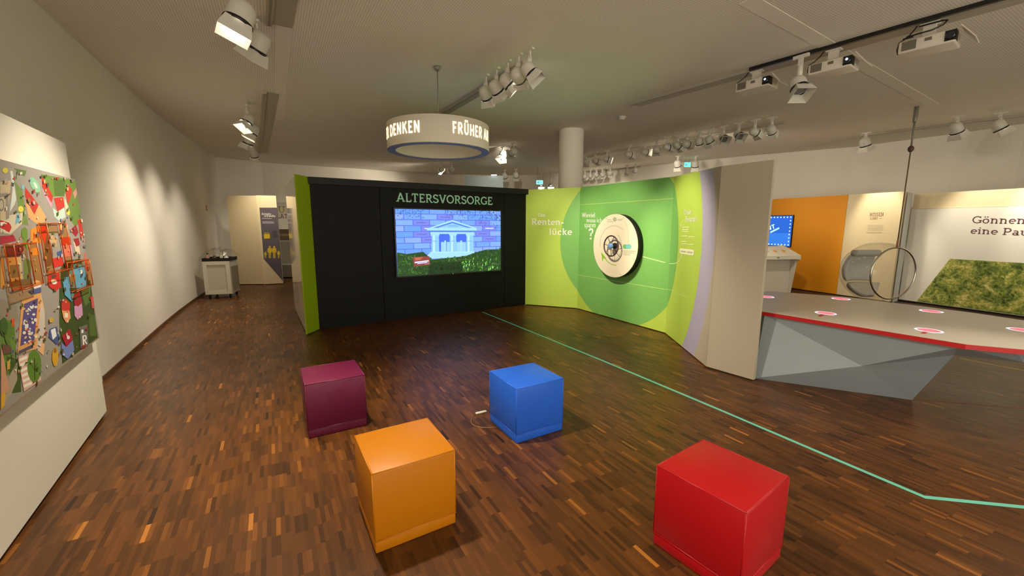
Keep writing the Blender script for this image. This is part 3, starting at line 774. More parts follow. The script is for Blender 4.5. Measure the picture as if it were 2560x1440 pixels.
# small red sign on the left wall
wp = Plane((-7.08, 9.05), (-7.72, 10.35))
s_, z_ = wp.px(515, 520); q = wp.at(s_, z_, 0.008)
t = thing('call_point', 'small red call point high on the curved white wall', 'call point', (q[0], q[1], q[2] - 0.07))
R_ = Matrix.Rotation(math.atan2(wp.d[1], wp.d[0]), 3, 'Z')
bm = rounded_box((0.09, 0.02, 0.14), 0.004, 1); o = bm_mesh('housing', bm, mat('call_red', (176, 60, 44), 0.4), t, True, (0, 0, 0.07)); o.rotation_euler = R_.to_euler()
bm = rounded_box((0.05, 0.006, 0.05), 0.002, 1); o = bm_mesh('press_plate', bm, 'white', t, True, (0, -0.012, 0.07)); o.rotation_euler = R_.to_euler()

# ================================================================== BLACK PARTITION WITH SCREEN
BL, BR = atz(799, 824), atz(1313, 762)
KP = Plane(BL, BR); base = (BL[0], BL[1], 0)
t = thing('black_partition', 'matt black partition wall carrying the large lit screen', 'partition', base)
slab(KP, 0.0, KP.len, 0.0, 2.30, -0.024, -0.35).build('core', 'black', t, base)
s_a = KP.px(955, 640)[0]; s_b = KP.px(1262, 640)[0]
for a, b in ((0.0, s_a - 0.004), (s_a + 0.004, s_b - 0.004), (s_b + 0.004, KP.len)):
    slab(KP, a, b, 0.012, 2.30, 0.0, -0.022).build('wall_board', 'black', t, base)
M['cornice'] = mat('cornice_grey', (30, 31, 32), 0.55, spec=0.3)
slab(KP, -0.015, KP.len + 0.03, 2.297, 2.40, 0.045, -0.35).build('cornice', 'cornice', t, base)
text_on(KP, 'ALTERSVORSORGE', (990.6, 503.9), (1231.6, 512.4), 481.7, 'mint_print', t, base, 'title_lettering', w=0.15)
# screen
s0, zt_ = KP.px(985, 523); s1, _ = KP.px(1248, 528); zb_ = 0.785; zt_ = 1.945
t = thing('wall_screen', 'large lit flat screen showing a temple in front of a blue brick wall', 'screen', KP.at((s0 + s1) / 2, zb_, 0))
base = KP.at((s0 + s1) / 2, zb_, 0)
fr = 0.022
slab(KP, s0 - fr, s1 + fr, zb_ - fr, zt_ + fr, 0.05, 0.001).build('bezel', 'black_metal', t, base)
TP = Plane(BL, BR, 0.0505)
pt = Paint(pfn(TP, (s0, s1, zb_, zt_)), 1e-5)
cs = lambda x, y: (940 + x / 5.5375, 460 + y / 5.5375)
# the picture is drawn in its own unit square: u across, v down, from the crop's corners
TLc, TRc, BLc, BRc = (258, 350), (1697, 378), (300, 1275), (1690, 1180)
def uv(x, y):
    # invert the crop quad approximately: v by interpolating top and bottom edges at x, u by interpolating left and right edges at y
    u = (x - 258) / 1439
    for _ in range(4):
        yt = 350 + 28 * u; yb = 1275 - 95 * u; v = (y - yt) / (yb - yt)
        xl = 258 + 42 * v; xr = 1697 - 7 * v; u = (x - xl) / (xr - xl)
    # perspective: the left side of the screen is nearer, so equal steps on screen are wider on the left
    return u, v
def tfn(p, o):
    u, v = p; u = min(max(u, 0), 1); v = min(max(v, 0), 1)
    return TP.at(s0 + (s1 - s0) * u, zt_ - (zt_ - zb_) * v, 0.0006 + o)
pt.fn = tfn
def psp(u): return u * 1.0 / (1.0 + 0.135 * (1 - u))   # picture u -> true u on the receding screen
def PS(rgb, *p): pt.poly([(lambda q: (psp(q[0]), q[1]))(uv(*a)) for a in p], rgb)
pt.poly([(0, 0), (1, 0), (1, 1), (0, 1)], (84, 104, 210))
rr = random.Random(11)
nb = 9
for r in range(9):
    y0 = r * 0.0875 - 0.02; off_ = (r % 2) * 0.07
    for c in range(-1, 8):
        x0 = c * 0.147 + off_
        special = (r, c) in ((1, 2), (2, 1), (3, 1), (4, 1), (5, 1), (2, 5), (3, 5), (4, 5), (5, 5))
        colr = (112, 124, 214) if special else rr.choice([(118, 160, 246), (106, 150, 242), (126, 158, 244), (96, 146, 240)])
        pt.poly([(x0 + .004, y0 + .006), (x0 + .143, y0 + .006), (x0 + .143, y0 + .082), (x0 + .004, y0 + .082)], colr)
        if special:
            light = (r, c) in ((3, 1), (3, 5))
            pt.poly([(x0 + .03, y0 + .036), (x0 + .118, y0 + .036), (x0 + .118, y0 + .050), (x0 + .03, y0 + .050)], (206, 214, 252) if light else (98, 100, 180))
CY, CY2, DB, MBL = (150, 200, 252), (128, 184, 250), (74, 112, 222), (92, 136, 236)
PS(CY, (690, 612), (1035, 495), (1365, 605), (1365, 640), (690, 640)); PS(DB, (770, 604), (1035, 520), (1300, 602), (1240, 602), (1035, 540), (840, 602)); PS(CY2, (850, 602), (1035, 545), (1230, 602))
PS((96, 132, 210), (970, 572), (1110, 572), (1110, 580), (970, 580))
PS(DB, (700, 640), (1360, 640), (1340, 662), (715, 660)); PS(CY, (735, 660), (1330, 660), (1330, 685), (735, 685))
PS(DB, (760, 685), (1320, 685), (1320, 935), (760, 940)); PS((66, 96, 226), (850, 690), (1000, 690), (1000, 900), (850, 900)); PS((66, 96, 226), (1085, 690), (1225, 690), (1225, 900), (1085, 900))
for x0, x1 in ((880, 948), (955, 1000), (1090, 1140), (1160, 1218)): PS((140, 190, 250), (x0, 795), (x1, 795), (x1, 938), (x0, 938))
for x0, x1 in ((925, 948), (1140, 1165)): PS((150, 196, 252), (x0, 775), (x1, 775), (x1, 938), (x0, 938))
for x0, x1 in ((755, 850), (998, 1085), (1225, 1318)):
    PS(CY2, (x0, 690), (x1, 690), (x1 + 5, 930), (x0 - 2, 935)); PS(CY, (x0 - 8, 684), (x1 + 8, 684), (x1 + 8, 706), (x0 - 8, 706)); PS((172, 212, 254), (x0 + 18, 706), (x0 + 42, 706), (x0 + 42, 930), (x0 + 18, 930)); PS((90, 130, 214), (x0 + 15, 780), (x1 - 20, 780), (x1 - 20, 786), (x0 + 15, 786))
PS(CY, (745, 930), (1330, 925), (1380, 960), (1290, 1000), (760, 1020), (690, 985))
PS((166, 208, 254), (745, 930), (1330, 925), (1330, 938), (745, 944))
# hedge
hedge = [(290, 940), (420, 960), (640, 930), (700, 985), (760, 1035), (1000, 1010), (1200, 990), (1330, 945), (1480, 900), (1697, 890), (1697, 1200), (290, 1290)]
PS((36, 66, 30), *hedge)
PS((26, 52, 26), (740, 1090), (1000, 1070), (1200, 1100), (1160, 1215), (700, 1250))
def leaf(x, y, l, a, rgb):
    ca, sa = math.cos(a), math.sin(a); w = l * 0.32
    PS(rgb, (x - ca * l, y - sa * l), (x + sa * w, y - ca * w), (x + ca * l, y + sa * l), (x - sa * w, y + ca * w))
for k in range(620):
    x = rr.uniform(295, 1690); top = np.interp(x, [290, 420, 640, 700, 760, 1000, 1200, 1330, 1480, 1697], [940, 960, 925, 985, 1035, 1010, 990, 945, 900, 890])
    y = top + (1250 - top) * rr.random() ** 0.8 - 8
    dark = 700 < x < 1180 and y > 1070
    g = rr.uniform(0.5, 1.25) * (0.5 if dark else 1)
    leaf(x, y, rr.uniform(10, 30), rr.uniform(0, 3.14), (int(60 * g), int(98 * g), int(40 * g)))
for k in range(30): leaf(rr.uniform(1150, 1680), rr.uniform(1000, 1190), rr.uniform(8, 30), rr.uniform(1.0, 2.2), (128, 200, 92))
for k in range(26): leaf(rr.uniform(1150, 1680), rr.uniform(1090, 1170), rr.uniform(4, 8), 0.5, (190, 220, 170))
for k in range(420):
    x = rr.choice([rr.uniform(270, 640), rr.uniform(950, 1300), rr.uniform(1300, 1690), rr.uniform(1400, 1690)]); y = 360 + abs(rr.gauss(0, 1)) * (95 if x > 1380 else 55)
    leaf(x, y, rr.uniform(5, 14), rr.uniform(0, 3.14), rr.choice([(44, 62, 96), (40, 60, 66), (58, 78, 128)]))
PS((128, 62, 52), (498, 1005), (720, 990), (728, 1105), (512, 1138)); PS((178, 96, 72), (520, 1010), (640, 1002), (600, 1040), (530, 1050)); PS((150, 90, 96), (650, 1090), (722, 1060), (726, 1100), (660, 1110))
PS((206, 206, 244), (524, 1068), (712, 1044), (712, 1062), (524, 1088)); PS((190, 190, 236), (560, 1088), (690, 1070), (690, 1082), (560, 1100))
pt.build('screen_picture', 'screen', t, base)
q = KP.at(KP.px(1130, 687)[0], zb_ - 0.011, 0.0505)
mb = MB().box((q[0], q[1], q[2]), (0.01, 0.004, 0.006)); mb.build('status_light', emit('standby_led', (220, 220, 220), 1.5), t, base)

# lime end panel and the glossy white flank behind it
GL0 = atz(768, 838); GLB = atz(742, 785)
base = (GL0[0], GL0[1], 0)
t = thing('end_panel', 'narrow olive lime end panel at the edge of the black partition', 'panel', base)
g0, b0 = Vector(GL0[:2]), Vector(BL[:2])
dv_ = (b0 - g0); nv = Vector((dv_.y, -dv_.x)).normalized()
if nv.x > 0: nv = -nv
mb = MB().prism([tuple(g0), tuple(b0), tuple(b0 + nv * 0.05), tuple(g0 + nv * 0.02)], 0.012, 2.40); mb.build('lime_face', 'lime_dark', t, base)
mb = MB().prism([tuple(g0 + dv_ * 0.12 + nv * 0.005), tuple(b0 + nv * 0.01), tuple(b0 + nv * 0.04), tuple(g0 + dv_ * 0.12 + nv * 0.012)], 0.0, 0.012); mb.build('plinth', 'plinth', t, base)
SPn = Plane((GL0[0] - 0.004, GL0[1] + 0.004), GLB)
t = thing('flank_panel', 'glossy white flank wall beside the olive lime end panel', 'panel', base)
for a, b in ((0.09, 0.72), (0.735, 1.46), (1.475, 2.2)):
    slab(SPn, a, b, 0.02, 2.39, 0.0, -0.03).build('gloss_board', 'gloss_white', t, base)
slab(SPn, 0.04, 2.18, 0.0, 0.02, -0.008, -0.03).build('plinth', 'plinth', t, base)

# ================================================================== FOLDED LIME PARTITION
FP = [atz(1313, 762), atz(1443, 772), atz(1663, 834), atz(1766, 919), atz(1883, 953)]
FH = [2.395, 2.40, 2.37, 2.325]
base = (FP[1][0], FP[1][1], 0)
t = thing('folded_partition', 'folded lime green partition with a large green circle and white wing', 'partition', base)
PLS = [Plane(FP[i], FP[i + 1]) for i in range(4)]
S0 = [0.0]
for p in PLS: S0.append(S0[-1] + p.len)
tops = [(2.39, 2.405), (2.405, 2.39), (2.39, 2.325), (2.325, 2.33)]
def panel_prism(pl, ha, hb, th=0.05, z0=0.014):
    a, b = pl.at(0, 0), pl.at(pl.len, 0); c, d = pl.at(pl.len, 0, -th), pl.at(0, 0, -th)
    vs = [(*a[:2], z0), (*b[:2], z0), (*c[:2], z0), (*d[:2], z0), (*a[:2], ha), (*b[:2], hb), (*c[:2], hb), (*d[:2], ha)]
    fs = [(0, 1, 2, 3), (7, 6, 5, 4), (4, 5, 1, 0), (5, 6, 2, 1), (6, 7, 3, 2), (7, 4, 0, 3)]
    return MB().add(vs, fs)
panels = []
for i, pl in enumerate(PLS):
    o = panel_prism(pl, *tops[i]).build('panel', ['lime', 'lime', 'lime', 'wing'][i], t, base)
    panels.append(o)
    slab(pl, 0.02, pl.len - 0.02, 0.0, 0.014, -0.012, -0.045).build('plinth', 'plinth', t, base)
# ring-shaped prints, one circle unrolled over the folds
SC_, ZC_ = 2.20, 1.36
def clipped_disc(r0, r1, i, lift, m, name, n=120):
    """the part of ring r0..r1 that falls on panel i, as narrow upright slices"""
    pl = PLS[i]; mb = MB(); N = max(24, int(pl.len * 60))
    for k in range(N):
        xs = [pl.len * (k + e) / N for e in (0, 1)]
        zs = []
        for x in xs:
            u = S0[i] + x - SC_
            top = tops[i][0] + (tops[i][1] - tops[i][0]) * x / pl.len
            h1 = math.sqrt(max(0, r1 * r1 - u * u)); h0 = math.sqrt(max(0, r0 * r0 - u * u))
            zs.append((max(0.014, ZC_ - h1), min(top, ZC_ - h0) if h0 else None, max(0.014, ZC_ + h0) if h0 else None, min(top, ZC_ + h1), h1 > 0))
        A, Bz = zs
        if not (A[4] or Bz[4]): continue
        def quad(za0, za1, zb0, zb1):
            if za1 - za0 < 1e-4 and zb1 - zb0 < 1e-4: return
            mb.add([pl.at(xs[0], za0, lift), pl.at(xs[1], zb0, lift), pl.at(xs[1], zb1, lift), pl.at(xs[0], za1, lift)], [(0, 1, 2, 3)])
        if r0 == 0 or (A[1] is None and Bz[1] is None): quad(A[0], A[3], Bz[0], Bz[3])
        else:
            mid = ZC_
            a1, a2 = (A[1], A[2]) if A[1] is not None else (mid, mid)
            b1, b2 = (Bz[1], Bz[2]) if Bz[1] is not None else (mid, mid)
            quad(A[0], max(A[0], a1), Bz[0], max(Bz[0], b1)); quad(min(A[3], a2), A[3], min(Bz[3], b2), Bz[3])
    if mb.f: mb.build(name, m, panels[i], base)
for i in (0, 1, 2): clipped_disc(0, 1.46, i, 0.0012, 'green', 'green_circle')
clipped_disc(2.30, 2.655, 2, 0.0012, 'lavender', 'lavender_band')
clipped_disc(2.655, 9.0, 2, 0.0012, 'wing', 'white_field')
# board joints
for i, zs in ((1, (2.068, 0.69)), (2, (0.71,))):
    for z in zs:
        slab(PLS[i], 0.0, PLS[i].len * (1.0 if i == 1 else 0.55), z, z + 0.007, 0.0016, 0.0).build('board_joint', 'joint', panels[i], base)
text_on(PLS[0], 'Die', (1345, 542), (1363, 542), 533.2, 'white_print', panels[0], base, w=.12)
text_on(PLS[0], 'Renten-', (1328, 562), (1410, 563), 546, 'white_print', panels[0], base, w=.14)
text_on(PLS[0], 'lücke', (1372, 587.5), (1430.5, 587.5), 571, 'white_print', panels[0], base, w=.14)
text_on(PLS[1], 'Wieviel', (1455, 543.3), (1488, 543.3), 532.5, 'white_print', panels[1], base, w=.13)
text_on(PLS[1], 'muss ich', (1466, 555.5), (1506, 556), 545.5, 'white_print', panels[1], base, w=.13)
text_on(PLS[1], 'sparen', (1461, 568), (1490, 568.5), 556, 'white_print', panels[1], base, w=.13)
text_on(PLS[1], '?', (1471, 598), (1483, 598), 571, 'white_print', panels[1], base, w=.16)
text_on(PLS[2], 'Unser', (1710, 536.5), (1730, 536), 524, 'white_print', panels[2], base, w=.12)
text_on(PLS[2], 'Beispiel:', (1713.5, 554), (1743.5, 553.5), 541, 'white_print', panels[2], base, w=.12)
c8 = lambda x, y: (1680 + x / 8, 500 + y / 8)
pt = Paint(lambda p, o: (lambda q: PLS[2].at(q[0], q[1], 0.0022 + o))(PLS[2].px(*p)))
LT = (232, 240, 176)
for x0, x1, y in ((205, 345, 545), (205, 335, 590), (200, 330, 632), (195, 310, 720), (325, 450, 735), (190, 300, 830), (188, 300, 876), (315, 440, 890)):
    pt.poly([c8(x0, y - 9), c8(x1, y - 9), c8(x1, y + 9), c8(x0, y + 9)], LT)
pt.line([c8(220, 400), c8(215, 440), c8(175, 470), c8(180, 520), c8(240, 495)], 1.3, LT)
pt.poly([c8(175, 965), c8(430, 996), c8(442, 1015), c8(434, 1100), c8(420, 1110), c8(170, 1070), c8(155, 1050), c8(160, 980)], (246, 246, 206))
pt.poly([c8(175, 1010), c8(285, 1022), c8(285, 1055), c8(175, 1040)], (190, 190, 150)); pt.poly([c8(305, 1025), c8(415, 1038), c8(415, 1072), c8(305, 1060)], (190, 190, 150))
pt.line([c8(195, 1080), c8(190, 1140), c8(165, 1200), c8(125, 1240), c8(80, 1266)], 1.6, LT)
pt.build('small_print', 'print', panels[2], base)
pt = Paint(lambda p, o: (lambda q: PLS[1].at(q[0], q[1], 0.0022 + o))(PLS[1].px(*p)))
pt.line([(1606, 641), (1630, 648), (1650, 653), (1664, 656.5)], 2.0, (206, 236, 170))
pt.build('curved_line', 'print', panels[1], base)
pt = Paint(lambda p, o: (lambda q: PLS[2].at(q[0], q[1], 0.0022 + o))(PLS[2].px(*p)))
pt.line([(1665, 656.5), (1676, 659), (1686, 659), (1692, 657)], 1.8, (206, 236, 170))
pt.build('curved_line', 'print', panels[2], base)

# ================================================================== ROUND DIAL WITH HAND WHEEL
pl = PLS[1]; DT = 0.13
sc_, zc_, DR = 1.135, 1.322, 0.545
ctr = pl.at(sc_, zc_, 0.003)
t = thing('wall_dial', 'round white dial with a hand wheel mounted on the green circle', 'dial', ctr)
Rw = Matrix(((pl.d[0], 0, pl.n[0]), (pl.d[1], 0, pl.n[1]), (0, 1, 0)))    # local x along wall, y up, z out of the wall
if Rw.determinant() < 0: Rw = Matrix(((-pl.d[0], 0, pl.n[0]), (-pl.d[1], 0, pl.n[1]), (0, 1, 0)))
SGN = 1 if Rw[0][0] * pl.d[0] > 0 else -1
t.rotation_euler = Rw.to_euler()
MB().lathe([(DR - 0.004, 0), (DR - 0.004, DT - 0.012)], 64).build('drum', 'plinth', t)
MB().lathe([(DR - 0.002, DT - 0.012), (DR, DT - 0.009), (DR, DT - 0.003), (DR - 0.004, DT)], 64).build('face_plate', mat('dial_white', (240, 228, 196), 0.4), t)
DPl = Plane(FP[1], FP[2], 0.003 + DT)
cd = lambda x, y: (1480 + x / 7.2, 520 + y / 7.2)
def dfn(p, o):
    s, z = DPl.px(*cd(*p)); return ((s - sc_) * SGN, z - zc_, DT + 0.0008 + o)
pt = Paint(dfn)
GY, GY2, LG = (196, 192, 166), (206, 204, 182), (140, 196, 44)
def arc_px(cx, cy, rx, ry, a0, a1, w, rgb, n=18):
    pt.line([(cx + rx * math.cos(math.radians(a0 + (a1 - a0) * i / n)), cy + ry * math.sin(math.radians(a0 + (a1 - a0) * i / n))) for i in range(n + 1)], w, rgb)
arc_px(400, 640, 255, 320, 170, 310, 10, GY); pt.build('dial_arc', 'print', t); pt = Paint(dfn)
arc_px(400, 690, 130, 240, -60, 140, 16, GY2); pt.build('dial_arc', 'print', t); pt = Paint(dfn)
pt.line([(580, 230), (635, 330), (655, 480), (660, 650)], 5, GY); pt.build('pointer_line', 'print', t); pt = Paint(dfn)
for x0, x1, y in ((275, 355, 205), (275, 385, 240), (450, 560, 195), (455, 540, 215)):
    pt = Paint(dfn).poly([(x0, y), (x1, y), (x1, y + 14), (x0, y + 14)], GY); pt.build('caption_line', 'print', t)
pt = Paint(dfn).ell(410, 205, 30, 38, (150, 164, 116)).ell(410, 205, 16, 22, (196, 196, 160)); pt.build('emblem', 'print', t)
for x, y in ((258, 190), (568, 180), (505, 1195), (755, 925)):
    pt = Paint(dfn).ell(x, y, 7, 8, (170, 160, 134)); pt.build('screw_head', 'print', t)
pt = Paint(dfn)
pt.poly([(570, 655), (690, 655), (712, 690), (690, 735), (570, 735), (552, 695)], (120, 190, 110)); pt.poly([(610, 662), (690, 662), (706, 690), (690, 728), (610, 728)], (120, 206, 206)); pt.poly([(716, 680), (790, 690), (780, 735), (716, 730)], (214, 226, 206))
for y, x1 in ((765, 795), (798, 765), (830, 690)): pt.poly([(565, y), (x1, y + 5), (x1, y + 22), (565, y + 18)], GY)
pt.build('value_field', 'print', t)
pt = Paint(dfn)
arc_px(440, 700, 260, 330, 90, 142, 14, (158, 196, 86)); pt.poly([(165, 790), (262, 912), (205, 905), (188, 975), (178, 880)], LG)
pt.build('green_arrow', 'print', t)
# hand wheel, standing off the face
s_h, z_h = Plane(FP[1], FP[2], 0.003 + DT + 0.10).px(1527.5, 615)
hx, hy, hz = (s_h - sc_) * SGN, z_h - zc_, DT + 0.10
RW_ = 0.172
hub = MB().lathe([(0.05, DT), (0.05, DT + 0.03), (0.028, DT + 0.035), (0.028, hz + 0.01)], 20, c=(hx, hy, 0)); hub.build('shaft', 'black_metal', t)
hw = MB().tube([(hx + RW_ * math.cos(a), hy + RW_ * math.sin(a), hz) for a in [i * 2 * math.pi / 40 for i in range(40)]], 0.0115, 10, closed=True).build('hand_wheel', mat('dark_wheel', (66, 48, 44), 0.35), t)
for k in range(7):
    a = k * 2 * math.pi / 7 + 0.3
    MB().tube([(hx + 0.03 * math.cos(a), hy + 0.03 * math.sin(a), hz), (hx + RW_ * math.cos(a), hy + RW_ * math.sin(a), hz)], 0.005, 6).build('spoke', 'black_metal', hw)
MB().lathe([(0.046, hz - 0.01), (0.05, hz + 0.004), (0.044, hz + 0.03), (0.02, hz + 0.036)], 20, c=(hx, hy, 0)).build('hub_cap', mat('blue_hub', (120, 168, 232), 0.2), hw)

# ================================================================== INTERACTIVE TABLE
TZ = 0.74
front = [atz(1900, 777, TZ), atz(2415, 860, TZ), atz(2560, 873, TZ)]
fl_dir = (front[0] - front[1])[:2]; fl_dir /= np.hypot(*fl_dir)
lft = front[0][:2] + fl_dir * 0.30
rgt = front[2][:2] + (front[2] - front[1])[:2] * 2.3
back = [atz(*p, TZ)[:2] for p in ((2560, 801), (2440, 783), (2300, 765), (2122, 743), (1925, 728))]
r_mid = np.array([5.35, 3.35])
outline = [tuple(lft), tuple(front[0][:2]), tuple(front[1][:2]), tuple(front[2][:2]), tuple(rgt), tuple(r_mid)] + [tuple(p) for p in back] + [(3.15, 5.55)]
base = (3.9, 4.3, 0)
t = thing('media_table', 'large faceted grey table with a red edge and slanted pale base', 'table', base)
M['table_grey'] = mat('table_top_grey', (206, 198, 184), 0.38)
M['table_red'] = mat('table_edge_red', (196, 32, 34), 0.4)
M['base_grey'] = mat('table_base_grey', (154, 164, 168), 0.5)
MB().prism(outline, TZ - 0.004, TZ).build('table_top', 'table_grey', t, base)
cen = np.mean(np.array(outline), 0)
inner_o = [tuple(np.array(p) * 0.999 + cen * 0.001) for p in outline]
MB().prism(inner_o, TZ - 0.044, TZ - 0.0045).build('red_edge', 'table_red', t, base)
# faceted support: a folded apron under the edge and a pedestal that leans out towards the left end
ZU = TZ - 0.045
A_ = (2.80, 4.47, ZU); C_ = (*atz(2155, 915, 0.34)[:2], 0.34); D_2 = (*atz(2385, 888, 0.58)[:2], 0.58); B_ = (3.655, 3.255, ZU)
E_ = (*atz(2280, 1000)[:2], 0.0); F_ = (*(atz(1883, 948)[:2] + np.array([0.02, 0.03])), 0.0)
B2 = (3.95, 3.115, ZU); B3 = (4.58, 2.82, ZU); B4 = (5.26, 3.38, ZU); B5 = (4.92, 4.55, ZU); B6 = (4.15, 5.45, ZU); B7 = (3.3, 5.42, ZU)
I2 = (*atz(2560, 906, 0.60)[:2], 0.60); I3 = (4.58, 3.10, 0.60); I4 = (5.0, 3.5, 0.60); I5 = (4.55, 4.4, 0.58); I6 = (3.95, 5.2, 0.58); I1 = (4.2, 3.95, 0.58)
mb = MB().add([A_, C_, D_2, B_, B2, I2, B3, I3, B4, I4, B5, I5, B6, I6, B7, I1],
              [(0, 1, 3), (1, 2, 3), (3, 2, 5, 4), (4, 5, 7, 6), (6, 7, 9, 8), (8, 9, 11, 10), (10, 11, 13, 12), (12, 13, 14), (2, 15, 5), (5, 15, 7), (7, 15, 9), (9, 15, 11)])
mb.build('apron', 'base_grey', t, base)
G2, G3, G4, G5 = (4.15, 4.3, 0), (4.2, 4.85, 0), (3.8, 5.15, 0), (3.25, 5.15, 0)
mb = MB().add([A_, F_, E_, D_2, C_, G2, G3, G4, G5, I1, I5, I6, B7],
              [(0, 1, 4), (1, 2, 4), (4, 2, 3), (2, 5, 9, 3), (5, 6, 10, 9), (6, 7, 11, 10), (7, 8, 12, 11), (8, 1, 0, 12), (1, 8, 7, 6, 5, 2)])
mb.build('pedestal', 'base_grey', t, base)
M['touch_red'] = mat('touch_field_red', (226, 84, 92), 0.4)
M['halo_pale'] = mat('painted_halo', (216, 216, 236), 0.4)  # pale halo of projected light, painted as a flat ring round each field
touch = [(1915, 742), (2102, 747), (2064, 783), (2328, 778), (2322, 826), (2556, 825)]
touch_pts = []
for u, v in touch:
    p = atz(u, v, TZ); touch_pts.append(p)
    MB().lathe([(0.098, TZ), (0.098, TZ + 0.0008)], 28, c=(p[0], p[1], 0)).build('beam_halo', 'halo_pale', t, base)
    MB().lathe([(0.078, TZ + 0.0008), (0.078, TZ + 0.0016)], 28, c=(p[0], p[1], 0)).build('touch_field', 'touch_red', t, base)
for k, (u, v) in ((2, (2048, 791)), (4, (2306, 834))):
    a = touch_pts[k]; b = atz(u, v, TZ); d = (b - a)[:2]; d /= np.hypot(*d); n = np.array([-d[1], d[0]]) * 0.016
    p0_, p1_ = a[:2] + d * 0.09, b[:2] - d * 0.004
    MB().prism([tuple(p0_ + n), tuple(p1_ + n), tuple(p1_ - n), tuple(p0_ - n)], TZ, TZ + 0.0007).build('touch_tab', 'table_red', t, base)

# ================================================================== BACK RIGHT: orange wall, notice panel, console
OA, OB = atz(1982, 722), atz(2094, 738)
OP = Plane(OA, OB)
s_l = OP.px(1927, 493)[0] - 1.2; s_m = OP.px(2121, 487)[0]; s_r2 = OP.px(2263, 477)[0]
base = OP.at(s_m, 0)
t = thing('orange_partition', 'amber orange partition wall behind the white console', 'partition', base)
slab(OP, s_l, s_m - 0.003, 0.02, 2.40, 0, -0.06).build('board', 'orange_wall', t, base)
slab(OP, s_l, s_m - 0.003, 0.0, 0.02, -0.015, -0.05).build('plinth', 'plinth', t, base)
t = thing('notice_panel', 'cream notice panel beside the amber partition, behind the bubble chair', 'panel', base)
slab(OP, s_m + 0.003, s_r2, 0.02, 2.40, 0, -0.06).build('board', 'cream', t, base)
slab(OP, s_m + 0.003, s_r2, 0.0, 0.02, -0.015, -0.05).build('plinth', 'plinth', t, base)
text_on(OP, 'WISSEN', (2173, 540.7), (2209, 540.2), 532, 'brown_print', t, base, w=.12)
text_on(OP, 'LOHNT', (2174.6, 549), (2195, 548.7), 543.2, 'brown_print', t, base, w=.11)
pt = Paint(lambda p, o: (lambda q: OP.at(q[0], q[1], 0.002 + o))(OP.px(*p)))
for y in (562, 565.2, 568.4, 571.6, 574.8): pt.poly([(2170 - (y - 560) * .1, y), (2208, y), (2208, y + 1.8), (2170 - (y - 560) * .1, y + 1.8)], (206, 194, 160))
pt.poly([(2167, 580), (2205, 580), (2205, 583), (2167, 583)], (196, 184, 150)); pt.poly([(2199, 545), (2205, 545), (2205, 546.5), (2199, 546.5)], (180, 156, 126))
pt.build('small_print', 'print', t, base)
# blue screen on the orange wall
sA, zA = OP.px(1985, 539); zB = OP.px(1975, 616)[1]; wA = 1.5
base = OP.at(sA - wA / 2, zB, 0)
t = thing('quiz_screen', 'bright blue lit screen on the amber partition above the console', 'screen', base)
slab(OP, sA - wA - 0.015, sA + 0.015, zB - 0.015, zA + 0.015, 0.04, 0.0).build('bezel', 'black_metal', t, base)
OPs = Plane(OA, OB, 0.0405)
pt = Paint(lambda p, o: OPs.at(p[0], p[1], 0.0005 + o))
pt.poly([(sA - wA, zB), (sA, zB), (sA, zA), (sA - wA, zA)], (30, 92, 190))
pt.poly([(sA - wA, zB), (sA, zB), (sA, zB + .35), (sA - wA, zB + .35)], (44, 112, 206))
def dot(s, z, r=.018): pt.poly([(s + r * math.cos(a), z + r * math.sin(a)) for a in [i * math.pi / 4 for i in range(8)]], (236, 246, 255))
for k in range(9): dot(sA - .05, zB + .04 + k * (zA - zB - .08) / 8)
for k in range(1, 16): dot(sA - .05 - k * .092, zA - .04); dot(sA - .05 - k * .092, zB + .04)
def tilt_text(txt, s, z, size, rot, w, rgb):
    polys, W = glyph_polys(txt, w, False)
    ca, sa = math.cos(rot), math.sin(rot)
    for p in polys: pt.poly([(s + (x * ca * 1.3 - y * sa) * size, z + (x * sa * 1.3 + y * ca) * size) for x, y in p], rgb)
sT, zT = OPs.px(1919, 577)
tilt_text('NT', sT, zT, 0.115, 0.33, .2, (206, 246, 240))
sT, zT = OPs.px(1914, 588)
tilt_text('A', sT - .02, zT - .03, 0.12, 0.33, .2, (190, 240, 240))
q0 = OPs.px(1926, 581); q1 = OPs.px(1948, 570)
pt.line([q0, q1], .045, (176, 232, 240))
pt.build('screen_picture', 'screen', t, base)
# white console with three amber buttons
CP = Plane(np.array([6.05, 10.05]), np.array([7.02, 10.28]))
dC = (OB - OA)[:2]; dC /= np.hypot(*dC)
cb = np.array([6.98, 10.22]); ex = np.array([0.985, 0.175]); ey = np.array([-0.175, 0.985])
t = thing('quiz_console', 'white console desk with a sloping top and amber buttons', 'console', (cb[0], cb[1], 0), math.atan2(ex[1], ex[0]))
mb = MB()
Wc = 1.35
prof = [(0.0, 0.0), (0.42, 0.0), (0.42, 1.155), (0.33, 1.165), (-0.19, 0.955), (-0.20, 0.87), (0.02, 0.865)]
def extr(prof, x0, x1):
    n = len(prof)
    vs = [(x0, p[0], p[1]) for p in prof] + [(x1, p[0], p[1]) for p in prof]
    return vs, [tuple(range(n)), tuple(range(2 * n - 1, n - 1, -1))] + [(i, n + i, n + (i + 1) % n, (i + 1) % n) for i in range(n)]
mb.add(*extr(prof, -Wc, -0.062)); mb.build('desk_body', 'white', t)
side = [(-0.02, 0.0), (0.43, 0.0), (0.43, 1.18), (0.33, 1.18), (-0.215, 0.96), (-0.215, 0.86), (-0.12, 0.80)]
MB().add(*extr(side, -0.06, 0.0)).build('side_cheek', 'white', t)
M['amber_button'] = mat('amber_button', (226, 170, 40), 0.3)
sl = math.atan2(1.165 - 0.955, 0.52)
Rb = Matrix.Rotation(sl, 3, 'X')
